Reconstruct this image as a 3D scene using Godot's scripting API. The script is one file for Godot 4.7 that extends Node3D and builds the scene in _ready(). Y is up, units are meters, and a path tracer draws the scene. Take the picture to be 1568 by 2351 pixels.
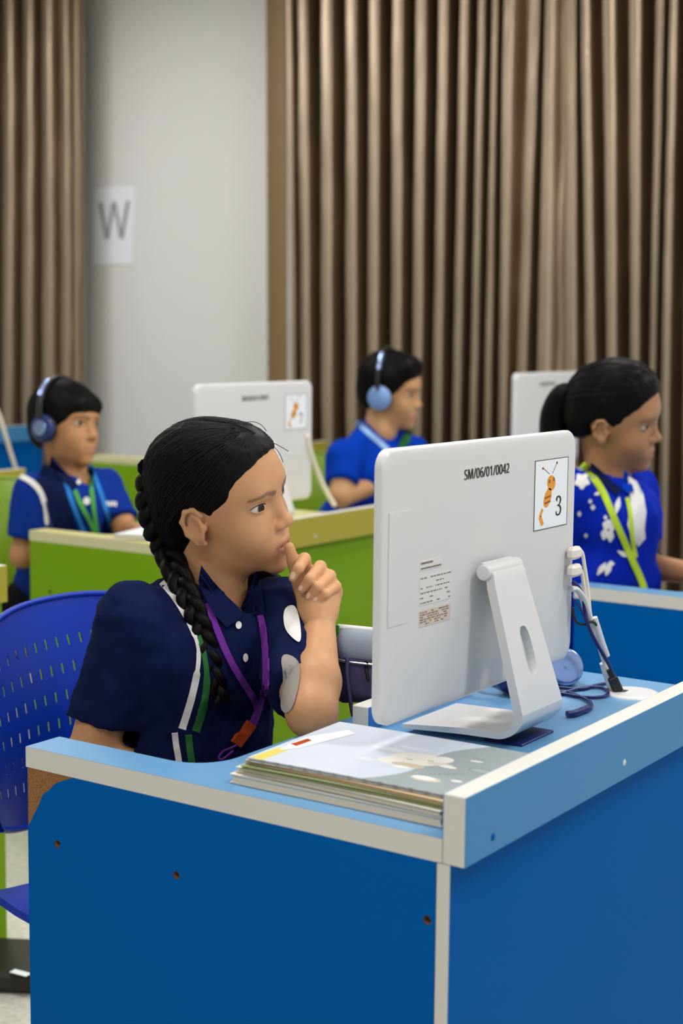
extends Node3D
# A computer classroom: students at blue and green desks, white all-in-one computers, brown curtains.
# World axes: +x is the way the students face, -z runs along a row of desks, y is up, metres.

const IW := 1568.0
const IH := 2351.0
const FPX := 3547.646
const CAM := Vector3(0.80217, 1.30232, 1.42462)
var fwd := Vector3.ZERO
var rgt := Vector3.ZERO
var upv := Vector3.ZERO
var M := {}
var used := {}
var rng := RandomNumberGenerator.new()

# ---------------------------------------------------------------- mesh builder
class MB:
	var v := PackedVector3Array()
	var n := PackedVector3Array()
	var c := PackedColorArray()
	var t := PackedVector2Array()
	var ix := PackedInt32Array()
	var col := Color.WHITE
	func vert(p: Vector3, nn: Vector3, uv := Vector2.ZERO) -> int:
		v.append(p); n.append(nn); c.append(col); t.append(uv)
		return v.size() - 1
	func tri(a: int, b: int, d: int) -> void:
		var g := (v[b] - v[a]).cross(v[d] - v[a])
		if g.dot(n[a] + n[b] + n[d]) > 0.0:
			ix.append(a); ix.append(d); ix.append(b)
		else:
			ix.append(a); ix.append(b); ix.append(d)
	func quad(a: int, b: int, d: int, e: int) -> void:
		tri(a, b, d); tri(a, d, e)
	func face(p: Array, nn: Vector3, uv := []) -> void:
		var id := []
		for k in p.size():
			id.append(vert(p[k], nn, uv[k] if uv.size() else Vector2(p[k].x, p[k].y)))
		for k in range(1, p.size() - 1):
			tri(id[0], id[k], id[k + 1])
	func box(lo: Vector3, hi: Vector3, b := 0.0015, xf := Transform3D.IDENTITY) -> void:
		var cc := (lo + hi) * 0.5
		var e := (hi - lo) * 0.5
		b = minf(b, minf(e.x, minf(e.y, e.z)) * 0.6)
		for a in 3:
			var a1 := (a + 1) % 3
			var a2 := (a + 2) % 3
			for s in [-1.0, 1.0]:
				var nn := Vector3.ZERO
				nn[a] = s
				var p := []
				for q in [[-1, -1], [1, -1], [1, 1], [-1, 1]]:
					var w := Vector3.ZERO
					w[a] = s * e[a]; w[a1] = q[0] * (e[a1] - b); w[a2] = q[1] * (e[a2] - b)
					p.append(xf * (cc + w))
				face(p, (xf.basis * nn).normalized(), [Vector2(0, 0), Vector2(1, 0), Vector2(1, 1), Vector2(0, 1)])
		if b <= 0.0:
			return
		for a in 3:
			var a1 := (a + 1) % 3
			var a2 := (a + 2) % 3
			for s1 in [-1.0, 1.0]:
				for s2 in [-1.0, 1.0]:
					var p := []
					for q in [[-1, 0], [1, 0], [1, 1], [-1, 1]]:
						var w := Vector3.ZERO
						w[a] = q[0] * (e[a] - b)
						w[a1] = s1 * (e[a1] - (b if q[1] == 1 else 0.0))
						w[a2] = s2 * (e[a2] - (0.0 if q[1] == 1 else b))
						p.append(xf * (cc + w))
					var nn := Vector3.ZERO
					nn[a1] = s1; nn[a2] = s2
					face(p, (xf.basis * nn).normalized())
		for s0 in [-1.0, 1.0]:
			for s1 in [-1.0, 1.0]:
				for s2 in [-1.0, 1.0]:
					var p := []
					for a in 3:
						var w := Vector3(s0, s1, s2) * (e - Vector3(b, b, b))
						w[a] = [s0, s1, s2][a] * e[a]
						p.append(xf * (cc + w))
					face(p, (xf.basis * Vector3(s0, s1, s2)).normalized())
	# a polygon in the local x-y plane, drawn out along local z from z0 to z1
	func prism(poly: PackedVector2Array, z0: float, z1: float, xf := Transform3D.IDENTITY, caps := true, walls := true, smooth := false) -> void:
		var area := 0.0
		for k in poly.size():
			area += poly[k].cross(poly[(k + 1) % poly.size()])
		var sg := 1.0 if area > 0.0 else -1.0
		if caps:
			var tr := Geometry2D.triangulate_polygon(poly)
			for z in [z0, z1]:
				var nn := (xf.basis * Vector3(0, 0, 1.0 if z == maxf(z0, z1) else -1.0)).normalized()
				var o := v.size()
				for p in poly:
					vert(xf * Vector3(p.x, p.y, z), nn, p)
				for k in range(0, tr.size(), 3):
					tri(o + tr[k], o + tr[k + 1], o + tr[k + 2])
		if walls:
			var m := poly.size()
			for k in m:
				var a := poly[k]
				var b := poly[(k + 1) % m]
				if a.distance_squared_to(b) < 1e-12:
					continue
				var d := (b - a).normalized()
				var n1 := Vector3(d.y, -d.x, 0) * sg
				var n2 := n1
				if smooth:
					var pd := (a - poly[(k + m - 1) % m]).normalized()
					var nd := (poly[(k + 2) % m] - b).normalized()
					if pd.dot(d) > 0.6: n1 = (n1 + Vector3(pd.y, -pd.x, 0) * sg).normalized()
					if nd.dot(d) > 0.6: n2 = (n2 + Vector3(nd.y, -nd.x, 0) * sg).normalized()
				n1 = (xf.basis * n1).normalized()
				n2 = (xf.basis * n2).normalized()
				var i0 := vert(xf * Vector3(a.x, a.y, z0), n1, Vector2(0, 0))
				var i1 := vert(xf * Vector3(b.x, b.y, z0), n2, Vector2(1, 0))
				var i2 := vert(xf * Vector3(b.x, b.y, z1), n2, Vector2(1, 1))
				var i3 := vert(xf * Vector3(a.x, a.y, z1), n1, Vector2(0, 1))
				quad(i0, i1, i2, i3)
	func tube(p: Array, rad, sides := 10, flat_y := 1.0, caps := true) -> void:
		var m := p.size()
		var up := Vector3.UP
		var rows := []
		var prev := Vector3.ZERO
		for k in m:
			var tg: Vector3 = (p[mini(k + 1, m - 1)] - p[maxi(k - 1, 0)]).normalized()
			var nn: Vector3
			if k == 0:
				nn = tg.cross(up)
				if nn.length() < 0.1: nn = tg.cross(Vector3(1, 0, 0))
				nn = nn.normalized()
			else:
				nn = (prev - tg * prev.dot(tg)).normalized()
			prev = nn
			var bb := tg.cross(nn)
			var r: float = rad[k] if rad is Array else rad
			var row := []
			for s in sides:
				var a := TAU * s / sides
				var q := nn * cos(a) + bb * sin(a) * flat_y
				row.append(vert(p[k] + q * r, (nn * cos(a) * flat_y + bb * sin(a)).normalized(), Vector2(float(s) / sides, float(k) / m)))
			rows.append(row)
		for k in m - 1:
			for s in sides:
				quad(rows[k][s], rows[k][(s + 1) % sides], rows[k + 1][(s + 1) % sides], rows[k + 1][s])
		if caps:
			for e in 2:
				var k: int = 0 if e == 0 else m - 1
				var nn: Vector3 = (p[0] - p[1]).normalized() if e == 0 else (p[m - 1] - p[m - 2]).normalized()
				var q := []
				for s in sides:
					q.append(v[rows[k][s]])
				face(q, nn)
	# profile of (radius, height) turned about local y
	func lathe(prof: Array, seg := 24, xf := Transform3D.IDENTITY) -> void:
		var rows := []
		var m := prof.size()
		for k in m:
			var d: Vector2 = prof[mini(k + 1, m - 1)] - prof[maxi(k - 1, 0)]
			var nr := Vector2(d.y, -d.x).normalized()
			var row := []
			for s in seg + 1:
				var a := TAU * s / seg
				row.append(vert(xf * Vector3(prof[k].x * cos(a), prof[k].y, prof[k].x * sin(a)), (xf.basis * Vector3(nr.x * cos(a), nr.y, nr.x * sin(a))).normalized(), Vector2(float(s) / seg, float(k) / m)))
			rows.append(row)
		for k in m - 1:
			for s in seg:
				quad(rows[k][s], rows[k][s + 1], rows[k + 1][s + 1], rows[k + 1][s])
	# a grid of points p[j][i], smooth
	func sheet(p: Array, back := 0.0, closed := false) -> void:
		var nj := p.size()
		var ni: int = p[0].size()
		var rows := []
		var nrm := []
		for j in nj:
			var rn := []
			for i in ni:
				var du: Vector3 = p[j][(i + 1) % ni if closed else mini(i + 1, ni - 1)] - p[j][(i + ni - 1) % ni if closed else maxi(i - 1, 0)]
				var dv: Vector3 = p[mini(j + 1, nj - 1)][i] - p[maxi(j - 1, 0)][i]
				rn.append(du.cross(dv).normalized())
			nrm.append(rn)
		for side in ([1.0, -1.0] if back > 0.0 else [1.0]):
			rows = []
			for j in nj:
				var row := []
				for i in ni:
					var q: Vector3 = p[j][i] - (nrm[j][i] * back if side < 0.0 else Vector3.ZERO)
					row.append(vert(q, nrm[j][i] * side, Vector2(float(i) / (ni - 1), float(j) / (nj - 1))))
				rows.append(row)
			for j in nj - 1:
				for i in (ni if closed else ni - 1):
					quad(rows[j][i], rows[j][(i + 1) % ni], rows[j + 1][(i + 1) % ni], rows[j + 1][i])
		if back > 0.0:
			var loop := []
			for i in ni: loop.append([0, i])
			for j in range(1, nj): loop.append([j, ni - 1])
			for i in range(ni - 2, -1, -1): loop.append([nj - 1, i])
			for j in range(nj - 2, 0, -1): loop.append([j, 0])
			var cen: Vector3 = p[nj / 2][ni / 2]
			for k in loop.size():
				var a: Array = loop[k]
				var b: Array = loop[(k + 1) % loop.size()]
				var pa: Vector3 = p[a[0]][a[1]]
				var pb: Vector3 = p[b[0]][b[1]]
				var na: Vector3 = nrm[a[0]][a[1]]
				var nb: Vector3 = nrm[b[0]][b[1]]
				var w := (pb - pa).cross(na).normalized()
				if w.dot(pa - cen) < 0.0: w = -w
				if pa.distance_squared_to(pb) < 1e-14: continue
				face([pa, pb, pb - nb * back, pa - na * back], w)
	func add(o: MB, xf := Transform3D.IDENTITY) -> void:
		var b := v.size()
		for k in o.v.size():
			v.append(xf * o.v[k]); n.append((xf.basis * o.n[k]).normalized()); c.append(o.c[k]); t.append(o.t[k])
		for k in o.ix: ix.append(b + k)
	func mesh() -> ArrayMesh:
		var a := []
		a.resize(Mesh.ARRAY_MAX)
		a[Mesh.ARRAY_VERTEX] = v; a[Mesh.ARRAY_NORMAL] = n; a[Mesh.ARRAY_COLOR] = c; a[Mesh.ARRAY_TEX_UV] = t; a[Mesh.ARRAY_INDEX] = ix
		var m := ArrayMesh.new()
		m.add_surface_from_arrays(Mesh.PRIMITIVE_TRIANGLES, a)
		return m

# ---------------------------------------------------------------- smooth bodies (distance grid and surface nets)
class Field:
	var o: Vector3
	var h: float
	var nx: int
	var ny: int
	var nz: int
	var d := PackedFloat32Array()
	func _init(lo: Vector3, hi: Vector3, hh: float) -> void:
		o = lo; h = hh
		nx = int(ceil((hi.x - lo.x) / h)) + 2
		ny = int(ceil((hi.y - lo.y) / h)) + 2
		nz = int(ceil((hi.z - lo.z) / h)) + 2
		d.resize(nx * ny * nz)
		d.fill(10.0)
	func span(lo: Vector3, hi: Vector3) -> Array:
		var a := (lo - o) / h
		var b := (hi - o) / h
		return [clampi(int(a.x), 0, nx - 1), clampi(int(b.x) + 2, 0, nx), clampi(int(a.y), 0, ny - 1), clampi(int(b.y) + 2, 0, ny), clampi(int(a.z), 0, nz - 1), clampi(int(b.z) + 2, 0, nz)]
	func cap(a: Vector3, b: Vector3, ra: float, rb: float, k: float, sub := false) -> void:
		var mg := maxf(ra, rb) + k + 2.5 * h
		var e := Vector3(mg, mg, mg)
		var s := span(a.min(b) - e, a.max(b) + e)
		var ba := b - a
		var l2 := maxf(ba.length_squared(), 1e-12)
		for z in range(s[4], s[5]):
			for y in range(s[2], s[3]):
				var id: int = (z * ny + y) * nx + s[0]
				var p := o + Vector3(s[0], y, z) * h - a
				for x in range(s[0], s[1]):
					var t := clampf(p.dot(ba) / l2, 0.0, 1.0)
					var q := (p - ba * t).length() - ra - (rb - ra) * t
					p.x += h
					var w := d[id]
					if sub:
						q = -q
						var hh := maxf(k - absf(w - q), 0.0)
						d[id] = maxf(w, q) + hh * hh * 0.25 / k
					else:
						var hh := maxf(k - absf(w - q), 0.0)
						d[id] = minf(w, q) - hh * hh * 0.25 / k
					id += 1
	func ell(c: Vector3, r: Vector3, bs: Basis, k: float, sub := false) -> void:
		var mg := maxf(r.x, maxf(r.y, r.z)) + k + 2.5 * h
		var e := Vector3(mg, mg, mg)
		if bs == Basis.IDENTITY:
			e = r + Vector3.ONE * (k * 1.7 + 2.5 * h)
		var s := span(c - e, c + e)
		var i1 := Vector3.ONE / r
		var i2 := Vector3.ONE / (r * r)
		var plain := bs == Basis.IDENTITY
		for z in range(s[4], s[5]):
			for y in range(s[2], s[3]):
				var id: int = (z * ny + y) * nx + s[0]
				var p := o + Vector3(s[0], y, z) * h - c
				for x in range(s[0], s[1]):
					var g := p if plain else p * bs
					var k0 := (g * i1).length()
					var k1 := (g * i2).length()
					var q := k0 * (k0 - 1.0) / k1 if k1 > 1e-6 else -minf(r.x, minf(r.y, r.z))
					p.x += h
					var w := d[id]
					if sub:
						q = -q
						var hh := maxf(k - absf(w - q), 0.0)
						d[id] = maxf(w, q) + hh * hh * 0.25 / k
					else:
						var hh := maxf(k - absf(w - q), 0.0)
						d[id] = minf(w, q) - hh * hh * 0.25 / k
					id += 1
	# keeps the side that the normal points away from, inside a ball
	func cut(c: Vector3, nn: Vector3, rad: float) -> void:
		var e := Vector3(rad, rad, rad)
		var s := span(c - e, c + e)
		for z in range(s[4], s[5]):
			for y in range(s[2], s[3]):
				for x in range(s[0], s[1]):
					var p := o + Vector3(x, y, z) * h - c
					if p.length_squared() < rad * rad:
						var id := (z * ny + y) * nx + x
						d[id] = maxf(d[id], p.dot(nn))
	func rough(nz_: FastNoiseLite, amp: float, st: Vector3) -> void:
		var id := 0
		for z in nz:
			for y in ny:
				for x in nx:
					if absf(d[id]) < 0.03:
						var p := (o + Vector3(x, y, z) * h) * st
						d[id] += amp * nz_.get_noise_3d(p.x, p.y, p.z)
					id += 1
	func val(p: Vector3) -> float:
		var g := (p - o) / h
		var x := int(floor(g.x))
		var y := int(floor(g.y))
		var z := int(floor(g.z))
		if x < 0 or y < 0 or z < 0 or x >= nx - 1 or y >= ny - 1 or z >= nz - 1:
			return 10.0
		var fx := g.x - x
		var fy := g.y - y
		var fz := g.z - z
		var i := (z * ny + y) * nx + x
		var r := nx * ny
		var a := lerpf(lerpf(d[i], d[i + 1], fx), lerpf(d[i + nx], d[i + nx + 1], fx), fy)
		var b := lerpf(lerpf(d[i + r], d[i + r + 1], fx), lerpf(d[i + r + nx], d[i + r + nx + 1], fx), fy)
		return lerpf(a, b, fz)
	func grad(p: Vector3) -> Vector3:
		var e := h
		return Vector3(val(p + Vector3(e, 0, 0)) - val(p - Vector3(e, 0, 0)), val(p + Vector3(0, e, 0)) - val(p - Vector3(0, e, 0)), val(p + Vector3(0, 0, e)) - val(p - Vector3(0, 0, e))).normalized()
	func hit(ro: Vector3, rd: Vector3, t0: float, t1: float) -> float:
		var tt := t0
		while tt < t1:
			var w := val(ro + rd * tt)
			if w < 0.0:
				var a := tt - 2.0 * h
				var b := tt
				for k in 12:
					var m := (a + b) * 0.5
					if val(ro + rd * m) < 0.0: b = m
					else: a = m
				return b
			tt += clampf(w * 0.8, h * 0.3, 1.6 * h)
		return -1.0
	func surf(mb: MB, xf := Transform3D.IDENTITY, paint = null) -> void:
		var cell := PackedInt32Array()
		cell.resize(nx * ny * nz)
		cell.fill(-1)
		var base := mb.v.size()
		var lim := 2.4 * h
		var r := nx * ny
		var off := [0, 1, nx, nx + 1, r, r + 1, r + nx, r + nx + 1]
		var ed := [[0, 1], [2, 3], [4, 5], [6, 7], [0, 2], [1, 3], [4, 6], [5, 7], [0, 4], [1, 5], [2, 6], [3, 7]]
		var cp := [Vector3(0, 0, 0), Vector3(1, 0, 0), Vector3(0, 1, 0), Vector3(1, 1, 0), Vector3(0, 0, 1), Vector3(1, 0, 1), Vector3(0, 1, 1), Vector3(1, 1, 1)]
		var made := PackedInt32Array()
		var pos := PackedVector3Array()
		var w := PackedFloat32Array()
		w.resize(8)
		for z in nz - 1:
			for y in ny - 1:
				var id := (z * ny + y) * nx - 1
				for x in nx - 1:
					id += 1
					if absf(d[id]) > lim: continue
					var m := 0
					for q in 8:
						w[q] = d[id + off[q]]
						if w[q] < 0.0: m += 1
					if m == 0 or m == 8: continue
					var s := Vector3.ZERO
					var cn := 0
					for e in ed:
						var a := w[e[0]]
						var b := w[e[1]]
						if (a < 0.0) != (b < 0.0):
							s += cp[e[0]].lerp(cp[e[1]], a / (a - b))
							cn += 1
					cell[id] = made.size()
					made.append(id)
					pos.append(o + (Vector3(x, y, z) + s / cn) * h)
		var nn := PackedVector3Array()
		nn.resize(pos.size())
		nn.fill(Vector3.ZERO)
		var qs := []
		for k in made.size():
			var id := made[k]
			var st := [1, nx, r]
			for a in 3:
				var s1: int = st[(a + 1) % 3]
				var s2: int = st[(a + 2) % 3]
				var da := d[id]
				var db := d[id + st[a]]
				if (da < 0.0) == (db < 0.0): continue
				if id - s1 - s2 < 0: continue
				var c1 := cell[id - s1]
				var c2 := cell[id - s1 - s2]
				var c3 := cell[id - s2]
				if c1 < 0 or c2 < 0 or c3 < 0: continue
				var g := (pos[c2] - pos[k]).cross(pos[c3] - pos[c1])
				var dirv := Vector3.ZERO
				dirv[a] = 1.0 if da < 0.0 else -1.0
				if g.dot(dirv) < 0.0: g = -g
				nn[k] += g; nn[c1] += g; nn[c2] += g; nn[c3] += g
				qs.append([k, c1, c2, c3])
		for k in pos.size():
			if paint != null: mb.col = paint.call(pos[k])
			mb.vert(xf * pos[k], (xf.basis * nn[k]).normalized(), Vector2.ZERO)
		mb.col = Color.WHITE
		for q in qs:
			mb.quad(base + q[0], base + q[1], base + q[2], base + q[3])

func blob(pr: Array, h: float, pad := 0.012) -> Field:
	var lo := Vector3.ONE * 1e3
	var hi := -lo
	for p in pr:
		if p[0] == "c":
			var e := Vector3.ONE * (maxf(p[3], p[4]) + pad + h * 2.0)
			lo = lo.min(p[1] - e).min(p[2] - e); hi = hi.max(p[1] + e).max(p[2] + e)
		elif p[0] == "e":
			var e: Vector3 = (p[2] if p[3] == Basis.IDENTITY else Vector3.ONE * maxf(p[2].x, maxf(p[2].y, p[2].z))) + Vector3.ONE * (pad + h * 2.0)
			lo = lo.min(p[1] - e); hi = hi.max(p[1] + e)
	var f := Field.new(lo, hi, h)
	for p in pr:
		match p[0]:
			"c": f.cap(p[1], p[2], p[3], p[4], maxf(p[5], 0.001))
			"-c": f.cap(p[1], p[2], p[3], p[4], maxf(p[5], 0.001), true)
			"e": f.ell(p[1], p[2], p[3], maxf(p[4], 0.001))
			"-e": f.ell(p[1], p[2], p[3], maxf(p[4], 0.001), true)
			"p": f.cut(p[1], p[2], p[3])
	return f

# ---------------------------------------------------------------- nodes
func numbered(called: String) -> String:
	var k: int = used.get(called, 0)
	used[called] = k + 1
	return called if k == 0 else "%s_%03d" % [called, k]
func thing(called: String, label: String, category: String, where := Vector3.ZERO, group := "") -> Node3D:
	var o := Node3D.new()
	o.name = numbered(called)
	add_child(o)
	o.position = where
	o.set_meta("label", label); o.set_meta("category", category)
	if group: o.set_meta("group", group)
	return o
# a mesh written in world coordinates, hung under its thing (or the root)
func part(called: String, mb: MB, mat: Material, parent: Node3D, label := "", local := false) -> MeshInstance3D:
	var o := MeshInstance3D.new()
	o.mesh = mb.mesh()
	o.material_override = mat
	o.cast_shadow = GeometryInstance3D.SHADOW_CASTING_SETTING_ON
	if parent == self:
		o.name = numbered(called)
		add_child(o)
	else:
		o.name = called
		parent.add_child(o, true)
		if not local:
			var off := Vector3.ZERO
			var q: Node = parent
			while q != self:
				off += q.position
				q = q.get_parent()
			o.position = -off
	if label: o.set_meta("label", label)
	return o
func struct(called: String, mb: MB, mat: Material, parent: Node3D = self) -> MeshInstance3D:
	var o := part(called, mb, mat, parent)
	if parent == self: o.set_meta("kind", "structure")
	return o

# ---------------------------------------------------------------- from a pixel of the photograph to a point
func look() -> void:
	var pit := 0.1159036
	var rol := 0.0100119
	var yaw := 0.5974222
	var r := Vector3(cos(yaw), 0, -sin(yaw))
	var b := Vector3(sin(yaw), 0, cos(yaw))
	fwd = -b * cos(pit) - Vector3.UP * sin(pit)
	var u := Vector3.UP * cos(pit) - b * sin(pit)
	rgt = r * cos(rol) + u * sin(rol)
	upv = u * cos(rol) - r * sin(rol)
func ray(u: float, v: float) -> Vector3:
	return fwd + rgt * ((u - IW / 2) / FPX) - upv * ((v - IH / 2) / FPX)
func at(u: float, v: float, d: float) -> Vector3:
	return CAM + ray(u, v) * d
func on_x(u: float, v: float, x: float) -> Vector3:
	var r := ray(u, v)
	return CAM + r * ((x - CAM.x) / r.x)
func on_y(u: float, v: float, y: float) -> Vector3:
	var r := ray(u, v)
	return CAM + r * ((y - CAM.y) / r.y)
func on_z(u: float, v: float, z: float) -> Vector3:
	var r := ray(u, v)
	return CAM + r * ((z - CAM.z) / r.z)
func deep(p: Vector3) -> float:
	return (p - CAM).dot(fwd)
func smooth_path(p: Array, per := 6) -> Array:
	var o := []
	for k in p.size() - 1:
		var a = p[maxi(k - 1, 0)]
		var b = p[k]
		var c = p[k + 1]
		var e = p[mini(k + 2, p.size() - 1)]
		for s in per:
			var t := float(s) / per
			o.append(0.5 * ((2.0 * b) + (c - a) * t + (2.0 * a - 5.0 * b + 4.0 * c - e) * t * t + (3.0 * b - a - 3.0 * c + e) * t * t * t))
	o.append(p[p.size() - 1])
	return o
# the point of a cloth surface that a pixel shows
func lay(fs: Array, u: float, v: float, guess: float) -> Vector3:
	var r := ray(u, v)
	var l := r.length()
	var best := 1e9
	for f in fs:
		var q: float = f.hit(CAM, r / l, (guess - 0.35) * l, (guess + 0.35) * l)
		if q > 0.0 and q < best: best = q
	if best > 1e8: return Vector3.INF
	return CAM + r / l * best
# a strip of cloth lying on a surface: pixels of its middle line, width in pixels
func strip(fs: Array, line: Array, wid, guess: float, lift := 0.0015, thick := 0.002, per := 6) -> MB:
	var l := smooth_path(line, per)
	var rows := []
	var last := guess
	for k in l.size():
		var tg: Vector2 = (l[mini(k + 1, l.size() - 1)] - l[maxi(k - 1, 0)]).normalized()
		var nn := Vector2(tg.y, -tg.x)
		var w: float = wid[mini(int(float(k) / per), wid.size() - 1)] if wid is Array else wid
		var row := []
		for s in 5:
			var q: Vector2 = l[k] + nn * w * (s / 4.0 - 0.5)
			var p := lay(fs, q.x, q.y, last)
			if p == Vector3.INF: p = at(q.x, q.y, last)
			else: last = deep(p)
			row.append(p - ray(q.x, q.y).normalized() * lift)
		rows.append(row)
	var mb := MB.new()
	mb.sheet(rows, 0.0)
	# turn the strip to the camera side and give it a thickness
	var m2 := MB.new()
	if mb.n[0].dot(fwd) > 0.0:
		for r in rows: r.reverse()
	m2.sheet(rows, thick)
	return m2
# a patch with an outline in pixels lying on a surface
func patch(fs: Array, outline: Array, guess: float, lift := 0.001, soft := false) -> MB:
	if soft:
		for r in 2:
			var o := []
			for k in outline.size():
				var p: Vector2 = outline[k]
				var q: Vector2 = outline[(k + 1) % outline.size()]
				o.append(p.lerp(q, 0.25)); o.append(p.lerp(q, 0.75))
			outline = o
	var poly := PackedVector2Array(outline)
	var cen := Vector2.ZERO
	for p in poly: cen += p / poly.size()
	var dense := []
	for k in poly.size():
		var a := poly[k]
		var b := poly[(k + 1) % poly.size()]
		var m := maxi(1, int(a.distance_to(b) / 6.0))
		for s in m: dense.append(a.lerp(b, float(s) / m))
	dense.append(dense[0])
	var rows := []
	var last := guess
	var found := false
	var before := []
	for s in 6:
		var row := []
		var deeps := []
		for i in dense.size():
			var w: Vector2 = cen.lerp(dense[i], maxf(s / 5.0, 0.02))
			if s > 0: last = before[i]
			var p := lay(fs, w.x, w.y, last)
			if p == Vector3.INF or (found and absf(deep(p) - last) > 0.02): p = at(w.x, w.y, last)
			else:
				last = deep(p)
				found = true
			deeps.append(last)
			row.append(p - ray(w.x, w.y).normalized() * lift)
		before = deeps
		rows.append(row)
	rows.reverse()
	var mb := MB.new()
	mb.sheet(rows, 0.0)
	if mb.n[3].dot(fwd) > 0.0:
		for r in rows: r.reverse()
	var m2 := MB.new()
	m2.sheet(rows, 0.0)
	return m2

# ---------------------------------------------------------------- materials
func hexc(s: String) -> Color:
	return Color.html(s)
func mat(called: String, col: Color, rough := 0.6, metal := 0.0, spec := 0.5) -> StandardMaterial3D:
	var m := StandardMaterial3D.new()
	m.resource_name = called
	m.albedo_color = col
	m.roughness = rough
	m.metallic = metal
	m.metallic_specular = spec
	M[called] = m
	return m
func speckle(seed_: int, freq: float, lo: Color, hi: Color, size := 256, fractal := true, st := Vector2.ONE) -> ImageTexture:
	var nz := FastNoiseLite.new()
	nz.seed = seed_
	nz.frequency = freq
	nz.fractal_type = FastNoiseLite.FRACTAL_FBM if fractal else FastNoiseLite.FRACTAL_NONE
	var g := nz.get_seamless_image(size, size)
	var im := Image.create(size, size, false, Image.FORMAT_RGB8)
	for y in size:
		for x in size:
			im.set_pixel(x, y, lo.lerp(hi, g.get_pixel(int(x * st.x) % size, int(y * st.y) % size).r))
	im.generate_mipmaps()
	return ImageTexture.create_from_image(im)
func textured(m: StandardMaterial3D, tx: Texture2D, scale: float) -> StandardMaterial3D:
	m.albedo_texture = tx
	m.uv1_triplanar = true
	m.uv1_world_triplanar = true
	m.uv1_scale = Vector3.ONE * scale
	return m
func bumpy(m: StandardMaterial3D, seed_: int, freq: float, scale: float, depth: float) -> void:
	var nz := FastNoiseLite.new()
	nz.seed = seed_
	nz.frequency = freq
	var g := nz.get_seamless_image(256, 256)
	g.convert(Image.FORMAT_RGBA8)
	g.bump_map_to_normal_map(depth)
	m.normal_enabled = true
	m.normal_texture = ImageTexture.create_from_image(g)
	m.uv1_triplanar = true
	m.uv1_world_triplanar = true
	m.uv1_scale = Vector3.ONE * scale

func materials() -> void:
	mat("wall", hexc("dadad9"), 0.75)
	mat("ceiling", hexc("e8e8e4"), 0.9)
	textured(mat("floor", Color.WHITE, 0.35), speckle(3, 0.09, hexc("b9b5a8"), hexc("d9d6cb")), 2.0)
	mat("white_edge", hexc("cfcdc6"), 0.5, 0.0, 0.3)
	mat("blue_lip", hexc("3f82b6"), 0.42, 0.0, 0.3)
	mat("blue_top", hexc("6396c0"), 0.34)
	mat("blue_panel", hexc("0057a2"), 0.5, 0.0, 0.1)
	mat("green_top", hexc("aaa03c"), 0.42, 0.0, 0.3)
	mat("green_pale", hexc("d9d28e"), 0.4)
	mat("green_panel", hexc("76a012"), 0.5, 0.0, 0.25)
	textured(mat("chipboard", Color.WHITE, 0.9), speckle(8, 0.12, hexc("6b4322"), hexc("a77a45")), 9.0)
	mat("plastic_white", hexc("d4d4d4"), 0.3)
	mat("plastic_cream", hexc("e6ddd2"), 0.4)
	mat("seam", hexc("b9b5ae"), 0.5)
	var sc := mat("screen", hexc("0c0e12"), 0.15)
	sc.emission_enabled = true
	sc.emission = Color(0.93, 0.97, 1.0)
	sc.emission_energy_multiplier = 1.2
	mat("ink", hexc("2b2721"), 0.7)
	mat("ink_brown", hexc("7a6a58"), 0.7)
	mat("label_pink", hexc("d2bfb2"), 0.6)
	mat("label_white", hexc("d8d8d4"), 0.5)
	mat("orange", hexc("e0962c"), 0.6)
	mat("orange_dark", hexc("8a4f14"), 0.6)
	mat("paper", hexc("e9edf2"), 0.8)
	mat("pages", hexc("d8cdb8"), 0.9)
	mat("black", hexc("14120f"), 0.45)
	mat("navy_cable", hexc("101c5c"), 0.35)
	mat("silver_blue", hexc("9db4e0"), 0.22, 0.85)
	mat("chrome", hexc("c8c8cc"), 0.25, 0.9)
	mat("chair_blue", hexc("002fa4"), 0.35, 0.0, 0.35)
	mat("chair_green", hexc("7fa01f"), 0.3)
	mat("steel_dark", hexc("2b2826"), 0.45, 0.4)
	var cu := mat("curtain", hexc("b3a08b"), 0.42, 1.0, 0.6)
	bumpy(cu, 21, 0.05, 6.0, 1.2)
	var ch := mat("curtain_hem", hexc("7d6443"), 0.6, 0.1)
	# people
	var sk := mat("skin", Color.WHITE, 0.5, 0.0, 0.4)
	sk.vertex_color_use_as_albedo = true
	sk.subsurf_scatter_enabled = true
	sk.subsurf_scatter_strength = 0.12
	mat("hair", hexc("080605"), 0.5, 0.0, 0.25)
	mat("eye_white", hexc("c2bab0"), 0.2)
	mat("iris", hexc("180c06"), 0.12, 0.0, 0.35)
	mat("lash", hexc("120d0a"), 0.6)
	mat("nail", hexc("d9b295"), 0.3)
	for a in [["cloth_navy", "0f183e"], ["cloth_blue", "0036a4"], ["cloth_royal", "0e2f86"], ["cloth_green", "2f6b36"], ["cloth_white", "dcdad6"], ["cloth_grey", "9a928c"], ["cloth_batik", "0526a6"], ["cloth_dark", "17161c"], ["lanyard_purple", "6d2f8e"], ["lanyard_lime", "b5cf3a"], ["lanyard_blue", "2f79c4"], ["lanyard_green", "4f9a4a"], ["clasp_orange", "a8431b"], ["bag_purple", "4a4160"], ["bag_mesh", "8f97a2"], ["shoe", "201d1c"]]:
		var m := mat(a[0], hexc(a[1]), 0.85)
		m.metallic_specular = 0.2
		bumpy(m, 5, 0.25, 14.0, 0.8)

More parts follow.
